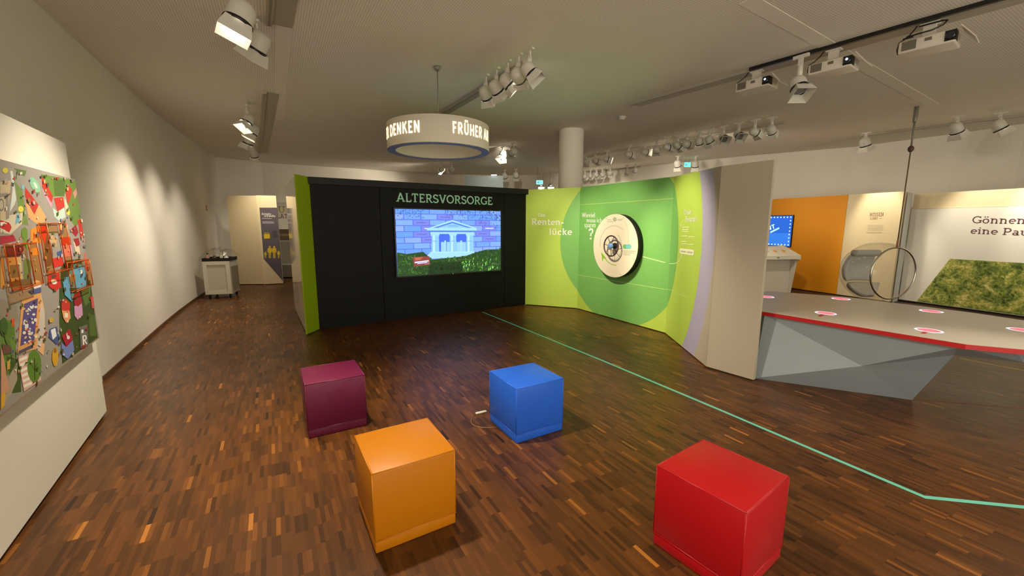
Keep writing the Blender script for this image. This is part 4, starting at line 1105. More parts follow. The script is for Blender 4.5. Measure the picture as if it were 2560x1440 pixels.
for k in range(5):
    c = Vector((-0.26 - k * 0.24, 0.05, 0.955 + (0.05 + 0.19) * math.tan(sl)))
    MB().lathe([(0.045, 0.0), (0.045, 0.012), (0.036, 0.02)], 18, R=Rb, c=c).build('button', 'amber_button', t)
MB().box((-0.62, -0.205, 0.915), (0.06, 0.006, 0.012)).build('slot', 'plinth', t)

# wall niche with lawn print and lettering
GA, GB = atz(2278, 757), atz(2560, 796)
GP = Plane(GA, GB); s_e = GP.len + 2.2
s_st = GP.px(2268, 600)[0]
base = GP.at(0.5, 0)
t = thing('lawn_partition', 'long white partition with a lawn print and plum lettering', 'partition', base)
slab(GP, s_st, s_e, 0.04, 2.035, 0.0, -0.08).build('lower_board', 'white', t, base)
slab(GP, s_st, s_e, 2.04, 2.36, -0.03, -0.08).build('upper_board', 'cream', t, base)
slab(GP, s_st, s_e, 0.0, 0.04, -0.01, -0.07).build('plinth', 'plinth', t, base)
tl = GP.px(2375, 647); bl2 = GP.px(2292, 753)
vs = [GP.at(bl2[0], 0.05, 0.004), GP.at(s_e, 0.05, 0.004), GP.at(s_e, 1.0, 0.004), GP.at(tl[0], 1.01, 0.004)]
MB().add(vs, [(0, 1, 2, 3)]).build('lawn_print', 'grass', t, base)
text_on(GP, 'Gönnen', (2428.5, 558), (2564, 560), 540.2, 'plum_print', t, base, w=.12)
text_on(GP, 'eine Pause', (2424.5, 584), (2614, 591), 567.5, 'plum_print', t, base, w=.12)
# short return wall between notice panel and lawn partition
ra, rb = OP.at(s_r2, 0), GP.at(s_st, 0)
t = thing('return_panel', 'narrow pale return panel between notice panel and lawn partition', 'panel', (rb[0], rb[1], 0))
mb = MB().prism([(ra[0] + .085, ra[1] + .02), (rb[0] - 0.02, rb[1] - 0.0), (rb[0] + .0, rb[1] + 0.09), (ra[0] + .10, ra[1] + .11)], 0.0, 2.38)
mb.build('board', mat('cool_white_board', (206, 208, 206), 0.5), t, (rb[0], rb[1], 0))
t['label'] = 'narrow cool white return panel between notice panel and lawn partition'

# ================================================================== BUBBLE CHAIR
bc = atz(2270, 272, HC)
RS = 0.55; cz = 0.83
nrm = Vector((0.134, -0.991, 0.0)).normalized()
vx = Vector((-nrm.y, nrm.x, 0))
t = thing('bubble_chair', 'clear hanging bubble chair with grey cushions on a ceiling rope', 'chair', (bc[0] - 0.02, bc[1] + 0.16, 0))
M['bubble'] = clear_mat('clear_acrylic', (0.93, 0.93, 0.92), 0.9, 0.02, 1.5)
Rm = Matrix((vx, Vector((0, 0, 1)), nrm)).transposed()
if Rm.determinant() < 0: Rm = Matrix((-vx, Vector((0, 0, 1)), nrm)).transposed()
cut = 0.5
th0 = math.acos(0.30 / RS)
prof = [(RS * math.sin(a), RS * math.cos(a)) for a in [th0 + (math.pi - 0.02 - th0) * i / 36 for i in range(37)]]
MB().lathe(prof, 56, R=Rm, c=(0, 0, cz), cap0=False, cap1=True).build('bubble_shell', 'bubble', t)
rr_ = RS * math.sin(th0); ringc = Vector((0, 0, cz)) + nrm * (RS * math.cos(th0))
MB().tube([ringc + (vx * math.cos(a) + Vector((0, 0, 1)) * math.sin(a)) * rr_ for a in [i * 2 * math.pi / 64 for i in range(64)]], 0.014, 10, closed=True).build('steel_ring', 'chrome', t)
M['cushion_grey'] = mat('cushion_grey', (206, 203, 196), 0.7, bump=0.2, bump_scale=14)
def patch(a0, a1, b0, b1, r_in, r_out, na=14, nb=12):
    """cushion lying against the inside of the sphere: a = azimuth round the vertical from -n, b = elevation"""
    vs, fs = [], []
    def pos(a, b, r): return Vector((0, 0, cz)) + (-nrm * math.cos(a) + vx * math.sin(a)) * math.cos(b) * r + Vector((0, 0, 1)) * math.sin(b) * r
    for side in (0, 1):
        for i in range(na + 1):
            for j in range(nb + 1):
                fa, fb = i / na, j / nb
                e = (1 - abs(2 * fa - 1) ** 6) * (1 - abs(2 * fb - 1) ** 6)
                mid = (r_in + r_out) / 2
                r = mid + ((r_out - mid) if side else (r_in - mid)) * max(0.12, e ** 0.5)
                vs.append(pos(a0 + (a1 - a0) * fa, b0 + (b1 - b0) * fb, r))
    n = (na + 1) * (nb + 1)
    for side in (0, 1):
        for i in range(na):
            for j in range(nb):
                k = side * n + i * (nb + 1) + j
                f = (k, k + nb + 1, k + nb + 2, k + 1); fs.append(f if side else f[::-1])
    for i in range(na):
        for j0 in (0, nb):
            k = i * (nb + 1) + j0; f = (k, k + nb + 1, n + k + nb + 1, n + k); fs.append(f if j0 == 0 else f[::-1])
    for j in range(nb):
        for i0 in (0, na):
            k = i0 * (nb + 1) + j; f = (k, k + 1, n + k + 1, n + k); fs.append(f[::-1] if i0 == 0 else f)
    return MB().add(vs, fs, True)
D_ = math.radians
patch(D_(-42), D_(42), D_(-28), D_(46), 0.40, 0.525).build('back_cushion', 'cushion_grey', t)
patch(D_(-60), D_(60), D_(-80), D_(-32), 0.40, 0.525).build('seat_cushion', mat('cushion_pale', (206, 200, 186), 0.7), t)
rl = [Vector((0, 0, cz + 0.33)) - nrm * 0.24 + vx * x - nrm * (0.02 * math.cos(x * 6)) for x in np.linspace(-0.27, 0.27, 9)]
MB().tube(rl, 0.062, 14).build('head_roll', 'cushion_grey', t)
top = ringc + Vector((0, 0, rr_))
cl = Vector((bc[0], bc[1], 0)) - t.location
hk = Vector((top.x, top.y, 0))
z3 = 3.40
MB().tube([top, (top.x, top.y, z3 - 0.42)], 0.009, 8).build('rope', mat('rope_brown', (120, 100, 72), 0.8), t)
MB().tube([(top.x, top.y, z3 - 0.42), (top.x, top.y, HC - 0.24)], 0.014, 8).build('swivel_rod', 'metal_grey', t)
MB().lathe([(0.02, z3 - 0.47), (0.042, z3 - 0.44), (0.042, z3 - 0.40), (0.02, z3 - 0.37)], 14, c=(top.x, top.y, 0)).build('swivel', mat('rope_swivel', (96, 66, 62), 0.5), t)
MB().lathe([(0.026, HC - 0.26), (0.032, HC - 0.22), (0.032, HC - 0.001)], 14, c=(top.x, top.y, 0)).build('ceiling_mount', 'metal_grey', t)
MB().tube([top + Vector((0, 0, -0.01)), top + Vector((0, 0, 0.13))], 0.015, 8).build('clamp', mat('clamp_copper', (176, 122, 92), 0.4), t)

# ================================================================== LEFT BACKGROUND
# trolley with tray and bottles
ca_, cb_ = atz(515, 748), atz(582, 745)
t0v = (cb_ - ca_)[:2]; wv = np.hypot(*t0v); az = math.atan2(t0v[1], t0v[0])
t = thing('service_trolley', 'white service trolley under clear film beside the curved wall', 'trolley', (ca_[0], ca_[1], 0), az)
Dp = 0.58; hb, ht = 0.10, 0.855
M['trolley'] = mat('trolley_white', (214, 208, 190), 0.45)
mb = MB()
for x in (0.0, wv - 0.08): mb.box((x + 0.04, 0.012, (hb + ht) / 2), (0.08, 0.024, ht - hb))
mb.box((wv / 2, 0.012, hb + 0.035), (wv - 0.161, 0.024, 0.07)); mb.box((wv / 2, 0.012, ht - 0.04), (wv - 0.161, 0.024, 0.08))
mb.build('front_frame', 'trolley', t)
MB().box((wv / 2, 0.034, (hb + ht) / 2), (wv - 0.10, 0.018, ht - hb - 0.1)).build('front_panel', mat('trolley_panel', (200, 194, 174), 0.5), t)
MB().box((wv / 2, Dp / 2 + 0.025, (hb + ht) / 2), (wv - 0.02, Dp - 0.05, ht - hb)).build('body', 'trolley', t)
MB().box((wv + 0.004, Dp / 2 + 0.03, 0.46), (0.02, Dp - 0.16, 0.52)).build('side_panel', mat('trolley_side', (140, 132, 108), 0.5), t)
mb = MB(); mb.box((wv / 2, Dp / 2, ht + 0.005), (wv, Dp, 0.012))
for y in (0.008, Dp - 0.008): mb.box((wv / 2, y, ht + 0.04), (wv, 0.016, 0.06))
for x in (0.008, wv - 0.008): mb.box((x, Dp / 2, ht + 0.04), (0.016, Dp - 0.034, 0.06))
mb.build('tray_top', 'plinth', t)
for x in (0.06, wv - 0.06):
    for y in (0.07, Dp - 0.06):
        MB().lathe([(0.045, -0.014), (0.045, 0.014)], 16, R=Matrix.Rotation(math.pi / 2, 3, 'Y'), c=(x, y, 0.0455)).build('castor', 'black_metal', t)
        MB().box((x, y + 0.02, 0.075), (0.03, 0.03, 0.048)).build('castor_fork', 'black_metal', t)
M['film'] = clear_mat('clear_film', (0.97, 0.97, 0.95), 0.9, 0.12, 1.35)
# crumpled clear film over the top and down the sides
fr_ = random.Random(5); nx, ny = 12, 8; vs = []; fs = []
for i in range(nx + 1):
    for j in range(ny + 1):
        x = -0.1 + (wv + 0.2) * i / nx; y = -0.06 + (Dp + 0.1) * j / ny
        e = min(1, 4 * min(i / nx, 1 - i / nx)) * min(1, 4 * min((j + .6) / (ny + 1.2), 1 - (j + .6) / (ny + 1.2)))
        vs.append((x + fr_.uniform(-.02, .02), y + fr_.uniform(-.02, .02), ht + 0.09 + 0.17 * e + fr_.uniform(-.05, .05) * e - (0.35 if i in (0,) else 0)))
for i in range(nx):
    for j in range(ny): k = i * (ny + 1) + j; fs.append((k, k + ny + 1, k + ny + 2, k + 1))
MB().add(vs, fs).build('clear_film', 'film', t)
ml = Matrix.Rotation(az, 4, 'Z')
def on_tray(x, y): return (Vector((ca_[0], ca_[1], ht + 0.012)) + (ml @ Vector((x, y, 0))))
def bottle(x, y, r, h, m, label, cap='plinth'):
    p = on_tray(x, y)
    b = thing('bottle', label, 'bottle', p, az, 'bottles on the trolley')
    MB().lathe([(r * .9, 0), (r, .01), (r, h * .62), (r * .45, h * .78), (r * .4, h * .84)], 18).build('bottle_body', m, b)
    MB().lathe([(r * .5, h * .84), (r * .5, h)], 14).build('cap', cap, b)
M['bottle_peach'] = mat('bottle_peach', (190, 140, 120), 0.3); M['bottle_white'] = mat('bottle_white', (206, 210, 190), 0.3); M['bottle_blue'] = mat('bottle_bluewhite', (220, 226, 238), 0.3); M['bottle_dark'] = mat('bottle_dark', (70, 58, 46), 0.3)
bottle(0.08, 0.12, .036, .17, 'bottle_peach', 'peach coloured bottle with a black cap on the trolley', 'plinth')
bottle(0.20, 0.16, .045, .11, 'bottle_dark', 'dark squat bottle on the trolley beside the peach bottle', 'bottle_dark')
bottle(0.34, 0.14, .032, .17, 'bottle_white', 'slim white bottle standing on the trolley', 'bottle_white')
bottle(0.45, 0.10, .045, .12, 'bottle_blue', 'bluish white squat bottle at the trolley corner', 'bottle_blue')

# cream panel with dark information column
BP = [atz(588, 712), atz(660, 712), atz(708, 710)]
bpl = [Plane(BP[0], BP[1]), Plane(BP[1], BP[2])]
base = (BP[1][0], BP[1][1], 0)
t = thing('display_panel', 'cream display panel with a dark grey information column and yellow family', 'panel', base)
bps = []
for k, p in enumerate(bpl):
    o = slab(p, 0, p.len, 0.02, 2.46 + 0.01 * k, 0, -0.06).build('panel', 'cream', t, base); bps.append(o)
    slab(p, 0.03, p.len - 0.03, 0.0, 0.02, -0.015, -0.05).build('plinth', 'plinth', t, base)
q = bpl[1]
c4 = lambda x, y: (460 + x / 4.235, 440 + y / 4.235)
pt = Paint(lambda p, o: (lambda r: q.at(min(r[0], q.len), r[1], 0.002 + o))(q.px(*p)), 5e-5)
pt.poly([c4(798, 335), c4(985, 335), c4(1048, 1112), c4(845, 880)], (92, 84, 92))
YE = (222, 190, 30)
pt.poly([c4(845, 615), c4(908, 615), c4(910, 660), c4(848, 664)], YE); pt.poly([c4(845, 592), c4(900, 600), c4(905, 612), c4(850, 612)], (150, 130, 50)); pt.poly([c4(930, 580), c4(985, 578), c4(990, 655), c4(935, 655)], (70, 64, 74))
for x, w_, y0, y1 in ((908, 24, 740, 870), (955, 24, 740, 870), (863, 15, 800, 870), (1002, 15, 788, 870)):
    hh = y1 - y0
    pt.ell(*c4(x, y0 + hh * .08), 2.4 * w_ / 24, 2.4 * w_ / 24, YE)
    pt.poly([c4(x - w_ * .8, y0 + hh * .17), c4(x + w_ * .8, y0 + hh * .17), c4(x + w_ * .55, y0 + hh * .58), c4(x - w_ * .55, y0 + hh * .58)], YE)
    pt.poly([c4(x - w_ * .5, y0 + hh * .56), c4(x - 2, y0 + hh * .56), c4(x - 2, y1), c4(x - w_ * .45, y1)], YE); pt.poly([c4(x + 2, y0 + hh * .56), c4(x + w_ * .5, y0 + hh * .56), c4(x + w_ * .5, y1), c4(x + 2, y1)], YE)
    pt.poly([c4(x - w_ * 1.1, y0 + hh * .5), c4(x - w_ * .8, y0 + hh * .18), c4(x - w_ * .5, y0 + hh * .24), c4(x - w_ * .85, y0 + hh * .56)], YE); pt.poly([c4(x + w_ * 1.1, y0 + hh * .5), c4(x + w_ * .8, y0 + hh * .18), c4(x + w_ * .5, y0 + hh * .24), c4(x + w_ * .85, y0 + hh * .56)], YE)
for x0, x1, y in ((828, 930, 445), (830, 950, 482), (830, 955, 494)): pt.poly([c4(x0, y), c4(x1, y), c4(x1, y + 8), c4(x0, y + 8)], (170, 164, 168))
pt.build('information_column', 'print', bps[1], base)
text_on(q, 'Armuts-', c4(822, 412), c4(930, 412), 440 + 388 / 4.235, 'white_print', bps[1], base, w=.13, lift=.012)
text_on(q, 'schwelle', c4(850, 432), c4(970, 434), 440 + 410 / 4.235, 'white_print', bps[1], base, w=.13, lift=.012)

# pale text wall, dark shelf band and white bench seen through the gap
TY = 13.75
tw = Plane((-8.2, TY), (-6.2, TY))
base = (-7.2, TY, 0)
t = thing('text_partition', 'white partition with large letters seen through the gap', 'partition', base)
slab(tw, 0.0, 2.0, 0.0, 2.40, 0, -0.08).build('board', 'wall', t, base)
text_on(tw, 'U', (695, 532), (714, 532), 516, mat('yellow_print', (206, 196, 96), 0.6), t, base, w=.16)
text_on(tw, 'LATI', (693, 546), (724, 546), 535, 'brown_print', t, base, w=.14)
s0_, z0_ = tw.px(699, 601); s1_, z1_ = tw.px(735, 573)
slab(tw, s0_ - 0.3, s1_ + 0.4, z0_ + .01, z1_, 0.03, 0.0).build('shelf_band', mat('brown_band', (92, 74, 56), 0.6), t, base)
slab(tw, s0_ - 0.3, s1_ + 0.4, (z0_ + z1_) / 2 - .03, (z0_ + z1_) / 2 + .03, 0.034, 0.03).build('band_stripe', mat('olive_band', (140, 122, 80), 0.6), t, base)
pa_ = (tw.at(s0_ - .25, 0, 0.06), tw.at(s1_ + .35, 0, 0.06))
t = thing('white_bench', 'white upholstered bench with a grey seat below the brown band', 'bench', (pa_[0][0], pa_[0][1], 0))
base = (pa_[0][0], pa_[0][1], 0)
slab(tw, s0_ - .25, s1_ + .35, 0.03, 0.42, 0.75, 0.06).build('seat', mat('bench_grey', (176, 172, 166), 0.7), t, base)
slab(tw, s0_ - .25, s1_ + .35, 0.42, z0_ - .02, 0.22, 0.06).build('backrest', mat('bench_white', (206, 204, 198), 0.7), t, base)
slab(tw, s0_ - .2, s1_ + .3, 0.0, 0.03, 0.70, 0.08).build('plinth', 'plinth', t, base)

# board for a lit recess beyond the black wall, cool light painted in
t = thing('blue_recess_board', 'pale blue board standing for a coolly lit recess behind the black wall', 'partition', (-0.9, 13.9, 0))
q0, q1 = np.array([-1.55, 14.0]), np.array([-0.30, 14.0])
bp_ = Plane(q0, q1); base = (-0.9, 13.9, 0)
slab(bp_, 0, bp_.len, 0, 3.28, 0, -0.08).build('board', mat('painted_cool_light', (176, 196, 200), 0.6), t, base)
sL, zL = bp_.px(1235, 438)
MB().tube([bp_.at(sL - .09, 3.30, 0.05), bp_.at(sL + .09, 3.31, 0.05)], 0.012, 8).build('tube_lamp', emit('tube_white', (240, 246, 255), 4), t, base)

# ================================================================== RING LAMP
lm = atz(1093, 167, HC)
RL, z0, z1 = 0.655, 2.615, 2.94
t = thing('ring_lamp', 'round white hanging ring sign with glowing LED words', 'ring sign', (lm[0], lm[1], z0))
M['ring_white'] = mat('ring_white', (228, 222, 204), 0.5); M['ring_rim'] = mat('ring_rim_blue', (122, 128, 150), 0.5)
N = 72
prof = [(RL, 0.006), (RL, z1 - z0 - 0.004), (RL - 0.006, z1 - z0), (RL - 0.098, z1 - z0), (RL - 0.1, z1 - z0 - 0.004), (RL - 0.1, 0.006)]
MB().lathe(prof, N, cap0=False, cap1=False, smooth=False).build('ring_body', 'ring_white', t, smooth_all=True)
vs, fs = [], []
for i in range(N):
    a = 2 * math.pi * i / N; vs += [(RL * math.cos(a), RL * math.sin(a), 0.004), ((RL - 0.1) * math.cos(a), (RL - 0.1) * math.sin(a), 0.004), (RL * math.cos(a), RL * math.sin(a), 0.012), ((RL - 0.1) * math.cos(a), (RL - 0.1) * math.sin(a), 0.012)]
for i in range(N):
    j = (i + 1) % N; fs += [(4 * i, 4 * i + 1, 4 * j + 1, 4 * j), (4 * i + 2, 4 * j + 2, 4 * j + 3, 4 * i + 3), (4 * i, 4 * j, 4 * j + 2, 4 * i + 2), (4 * i + 1, 4 * i + 3, 4 * j + 3, 4 * j + 1)]
MB().add(vs, fs).build('lower_rim', 'ring_rim', t)
for k in range(3):
    a = k * 2 * math.pi / 3 + 0.4
    MB().tube([(0, 0, z1 - z0 - 0.03), ((RL - 0.1) * math.cos(a), (RL - 0.1) * math.sin(a), z1 - z0 - 0.03)], 0.008, 6).build('cross_arm', 'metal_grey', t)
MB().tube([(0, 0, z1 - z0 - 0.03), (0, 0, HC - z0 - 0.03)], 0.006, 8).build('hanging_wire', 'metal_grey', t)
MB().lathe([(0.02, HC - z0 - 0.05), (0.05, HC - z0 - 0.02), (0.05, HC - z0 - 0.001)], 16).build('ceiling_cup', 'metal_grey', t)
toc = math.atan2(-lm[1], -lm[0])          # azimuth that faces the camera
def ring_az(u):
    r = ray(u, 330)[:2]; r = r / np.hypot(*r)
    c = np.array([lm[0], lm[1]]); b = r @ c; dd = b * b - (c @ c - RL * RL)
    p = r * (b - math.sqrt(max(dd, 0))) - c
    return math.atan2(p[1], p[0])
def ring_text(words, key, uL, uR, zb, zt, wgt):
    """words round the outside of the ring; the key word reaches from picture column uL to uR"""
    pre = words[:words.index(key)]
    Wk = glyph_polys(key, wgt, False, 0.05)[1]; Wp = (glyph_polys(pre, wgt, False, 0.05)[1] + 0.05) if pre else 0.0
    a0, a1 = ring_az(uL), ring_az(uR); per = (a1 - a0) / Wk
    polys, W = glyph_polys(words, wgt, False, 0.05); mb = MB()
    for p in polys:
        vs = []
        for x, y in p:
            a = a0 + per * (x - Wp)
            vs.append(((RL + 0.003) * math.cos(a), (RL + 0.003) * math.sin(a), zb + (zt - zb) * y - z0))
        mb.add(vs, [tuple(range(len(vs)))])
    return mb.build('led_lettering', 'led', t)
ring_text('ER DENKEN', 'DENKEN', 975, 1051, 2.735, 2.865, .17)
ring_text('FRÜHER AN', 'FRÜHER', 1130, 1205, 2.735, 2.865, .17)

# ================================================================== CEILING: tracks, spotlights, projectors
def track(a, b, label, w=0.055, th=0.035, channel=0.0, slot=False, flip=1):
    a = Vector(a[:2]); b = Vector(b[:2])
    base_ = (a.x, a.y, HC)
    t = thing('light_track', label, 'track', base_)
    d = (b - a).normalized(); n = Vector((d.y, -d.x)) * flip
    def strip(o0, o1, z0, z1, m, nm):
        MB().prism([tuple(a + n * o0), tuple(b + n * o0), tuple(b + n * o1), tuple(a + n * o1)], z0, z1).build(nm, m, t, base_)
    strip(-w / 2, w / 2, HC - th, HC - 0.0005, 'track', 'rail')
    strip(-w / 6, w / 6, HC - th - 0.002, HC - th, 'metal_grey', 'groove')
    if channel:
        strip(w / 2 + 0.004, w / 2 + channel, HC - 0.014, HC - 0.0005, 'track', 'cover_strip')
    if slot:
        a = Vector(slot)
        strip(-w / 2 - 0.042, -w / 2 - 0.002, HC - th, HC - 0.0005, 'black_metal', 'cable_slot')
    return t
# shared spotlight meshes
def spot_meshes():
    head = MB().lathe([(0.02, 0.112), (0.06, 0.10), (0.086, 0.07), (0.095, 0.03), (0.095, -0.06)], 20, cap0=True, cap1=False)
    trim = MB().lathe([(0.099, -0.05), (0.101, -0.055), (0.101, -0.07), (0.097, -0.075)], 20, cap0=False, cap1=False)
    lens = MB().lathe([(0.09, -0.052), (0.0901, -0.053)], 20)
    hood = MB(); a, b, z0, z1 = 0.085, 0.112, -0.07, -0.175
    th = 0.004
    for k in range(4):
        R = Matrix.Rotation(k * math.pi / 2, 3, 'Z')
        vs = [R @ Vector(p) for p in ((-a, a, z0), (a, a, z0), (b, b, z1), (-b, b, z1), (-a, a - th, z0), (a, a - th, z0), (b - th, b - th, z1), (-b + th, b - th, z1))]
        hood.add(vs, [(0, 3, 2, 1), (4, 5, 6, 7), (0, 1, 5, 4), (2, 3, 7, 6), (1, 2, 6, 5), (0, 4, 7, 3)])
    arm = MB(); arm.box((0, 0, -0.056), (0.16, 0.034, 0.024)); arm.box((0, 0, -0.12), (0.05, 0.018, 0.14)); arm.lathe([(0.03, -0.125), (0.03, -0.20)], 12)
    return [('lamp_head', head, 'metal_white'), ('trim_ring', trim, 'black_metal'), ('lens', lens, 'lens'), ('hood', hood, 'metal_white'), ('mount_arm', arm, 'metal_white')]
SPOT_ME = {}
for nm, mb, m in spot_meshes():
    me = bpy.data.meshes.new(nm); me.from_pydata(mb.v, [], mb.f)
    for p, q in zip(me.polygons, mb.smooth): p.use_smooth = q
    me.materials.append(M[m]); SPOT_ME[nm] = me
off_me = SPOT_ME['lens'].copy(); off_me.materials[0] = M['lens_off']
n_spot = 0
def spotlight(px, aim, label, group, lit=True, watts=0, cone=45, blend=0.7, z=3.40, col=WARM, xy=None, scale=1.0):
    """a track spotlight whose head shows at picture point px, hanging below the ceiling"""
    p = atz(px[0], px[1], z) if xy is None else np.array([xy[0], xy[1], z])
    t = thing('track_spotlight', label, 'spotlight', (p[0], p[1], HC), 0.0, group)
    am = link('mount_arm', SPOT_ME['mount_arm'], t); am.rotation_euler = (0, 0, math.atan2(TD.y, TD.x)); am.scale = (1, 1, max(0.8, (HC - z) / 0.27))
    piv = Vector((0, 0, z - HC))
    d = Vector(aim) - (Vector(t.location) + piv)
    e = d.to_track_quat('-Z', 'Y').to_euler()
    hd = link('lamp_head', SPOT_ME['lamp_head'], t); hd.location = piv; hd.rotation_euler = e; hd.scale = (scale,) * 3
    for nm in ('trim_ring', 'hood'):
        o = link(nm, SPOT_ME[nm], hd)
    link('lens', SPOT_ME['lens'] if lit or watts > 0 else off_me, hd)
    if watts > 0:
        loc = Vector(t.location) + piv + d.normalized() * 0.16
        spot('spot_beam', loc, aim, watts, cone, blend, col, 0.06, t)
    return t

# tracks (all run the same way; end points from the ceiling plane)
def on_line(p, y):      # point at depth y on the line through p along the track direction
    k = (y - p[1]) / TD.y; return (p[0] + TD.x * k, y)
q1_ = atz(690, 66, HC); q1_ = (q1_[0] - .08, q1_[1])
track(on_line(q1_, 0.6), on_line(q1_, 4.45), 'pale light track along the left wall above the town picture', 0.06, 0.04, 0.18)
q2_ = atz(655, 300, HC)
track(on_line(q2_, 6.6), on_line(q2_, 11.9), 'pale light track along the left wall towards the trolley', 0.06, 0.04, 0.16)
q3_ = atz(1215, 215, HC)
track(atz(1312, 152, HC), on_line(q3_, 9.6), 'pale light track passing above the hanging ring sign', 0.06, 0.04, 0.12)
q4a, q4b = atz(1880, 172, HC), atz(2560, -20, HC)
d4 = (q4b - q4a)[:2]; d4 /= np.hypot(*d4)
e4 = q4a[:2] - d4 * 1.9
track(e4, q4b[:2] + d4 * 2.5, 'pale projector track with a black cable slot above the table', 0.07, 0.04, 0.20, tuple(q4a[:2]), -1)
q5a, q5b = atz(1465, 392, HC), atz(1960, 303, HC)
track(q5a, q5b, 'pale light track holding the long spotlight row', 0.06, 0.04)
q6a, q6b = atz(1462, 431, HC), atz(1600, 415, HC)
track(q6a, q6b, 'pale light track near the far wall behind the round column', 0.06, 0.04)
q7a, q7b = atz(2150, 337, HC), atz(2600, 280, HC)
track(q7a, q7b, 'pale light track above the bubble chair and lawn partition', 0.06, 0.04)

LW = (-3.2, 2.9, 0.0)
# left row
spotlight((601, 38), LW, 'large white track spotlight lighting the town picture', None, True, 210, 82, 1.0, z=3.38, scale=1.1)
spotlight((646, 108), (-4.4, 4.6, 0.6), 'white track spotlight hanging next to the town picture spotlight', None, False, 0, 75, 1.0, z=3.44)
for px, aim, lit, w in (((619, 302), (-5.1, 5.4, 0.5), True, 190), ((632, 326), (-6.1, 7.2, 0.5), True, 120), ((622, 352), (-6.7, 8.9, 0.4), True, 90), ((634, 384), (-6.9, 12.2, 1.2), True, 110)):
    spotlight(px, aim, 'white spotlight on the left wall track near the trolley', 'spotlights on the left wall track', lit, w * 0.8, 85, 1.0, z=3.38)
# row above the ring sign
CL = 'white spotlight of the cluster above the ring sign, '
CL_LBL = {(1214, 234): CL + 'first beside the hanging wire', (1240, 219): CL + 'second from the hanging wire', (1268, 203): CL + 'third from the hanging wire',
          (1295, 189): CL + 'fourth from the hanging wire', (1323, 177): CL + 'at the end of its track'}
for px, aim, lit, w, cone in (((1214, 234), (0.9, 8.3, 1.0), False, 100, 55), ((1240, 219), (1.7, 7.4, 0.9), False, 200, 60), ((1268, 203), (2.35, 5.8, 1.1), False, 215, 52), ((1295, 189), (1.25, 8.9, 2.7), False, 35, 40), ((1323, 177), (2.3, 4.4, 0.8), False, 0, 70)):
    spotlight(px, aim, CL_LBL[px], 'spotlights above the ring sign', lit, w, cone, z=3.40, scale=0.86)
# projector track
spotlight((1996, 213), (3.2, 3.2, 0.3), 'silver grey spotlight hanging between the first two projectors', None, False, 0, z=3.28, scale=0.95)
spotlight((1257, 388), (-1.5, 9.2, 0.0), 'white spotlight of a pair beyond the ring sign', 'pair beyond the ring sign', True, 110, 80, z=3.42)
spotlight((1283, 380), (-2.6, 16.5, 2.0), 'white spotlight of a pair beyond the ring sign', 'pair beyond the ring sign', True, 110, 80, z=3.42)
for px in ((1105, 424), (1129, 424)): spotlight(px, (-5.5, 14.8, 1.8), 'white spotlight glowing above the black partition', 'spotlights above the black partition', True, 90, 90, z=3.42, scale=0.85)
for px in ((1262, 440), (1290, 438)): spotlight(px, (0.5, 16.8, 1.5), 'small white spotlight far behind the black partition', 'spotlights far behind the black partition', False, 0, z=3.42)
for px in ((1352, 466), (1377, 466)): spotlight(px, (1.2, 12.0, 0.2), 'small glowing spotlight just above the lime partition edge', 'glowing spotlights over the lime edge', True, 0, z=3.05, xy=atz(px[0], px[1], 3.05)[:2])
row = [(1465, 405, 1), (1488, 402, 0), (1517, 398, 0), (1572, 386, 0), (1612, 380, 0), (1641, 374, 1), (1668, 368, 0), (1694, 364, 0), (1716, 360, 0), (1748, 354, 1), (1773, 350, 1), (1808, 344, 0), (1846, 337, 0), (1886, 330, 0), (1928, 325, 1)]
aims = [(3.0, 16, 2.4), (5.6, 13.2, 2.6), (8.2, 9.4, 1.5), (6.6, 12.2, 2.7), (7.6, 11.6, 2.8), (5.0, 13.6, 2.2), (9.3, 9.8, 2.8), (7.8, 10.2, 1.3), (8.6, 10.9, 2.8), (5.3, 10.5, 0), (6.3, 9.5, 0), (4.4, 5.2, .7), (4.8, 5.0, .7), (8.9, 8.6, 1.4), (7.0, 10.1, 0.9)]
pw = {0: 90, 1: 40, 2: 35, 3: 32, 4: 20, 5: 80, 6: 32, 7: 22, 8: 30, 9: 70, 13: 40, 14: 70}
for k, (u, v, lit) in enumerate(row):
    spotlight((u, v), aims[k], ('glowing white spotlight' if lit else 'plain white spotlight') + ' in the long row beside the round column', 'long spotlight row', bool(lit), pw.get(k, 0), 55, z=3.40, scale=0.82)
for u, v, lit in ((1462, 442, 1), (1476, 440, 0), (1491, 438, 0), (1506, 437, 1), (1526, 433, 1), (1568, 430, 1), (1588, 426, 0)):
    spotlight((u, v), (4.2, 16.0, 1.5), ('small glowing spotlight' if lit else 'small plain spotlight') + ' in the far row behind the column', 'far spotlight row', bool(lit), 60 if (u, lit) in ((1462, 1), (1568, 1)) else 0, 75, z=3.40, scale=0.72)
for u, v in ((1694, 410), (1738, 411)): spotlight((u, v), (5.6, 13.0, 1.6), 'white spotlight beside the far green exit sign', 'pair by the exit sign', True, 35, 70, z=3.40)
spotlight((2163, 357), (8.25, 9.3, 1.6), 'glowing white spotlight turned to the notice panel', None, True, 90, 50, z=3.42)
for u, v, aim in ((2390, 322, (9.2, 8.0, 1.5)), (2497, 315, (9.6, 7.0, 1.5))): spotlight((u, v), aim, 'white spotlight above the lawn partition', 'spotlights above the lawn partition', u < 2400, 90, 62, z=3.40, col=(1.0, 0.90, 0.74))
# heads further back along the tracks, over the visitor's shoulder
BK = on_line(q1_, 2.75)
spotlight((0, 0), (0.1, 2.6, 0.0), 'white track spotlight over the near end of the left track', None, True, 230, 105, xy=(BK[0], BK[1]), z=3.38)
p4 = q4b[:2] + d4 * 1.6
spotlight((0, 0), (2.4, 2.1, 0.0), 'white track spotlight over the near end of the projector track', None, True, 110, 75, xy=(p4[0], p4[1]), z=3.38)

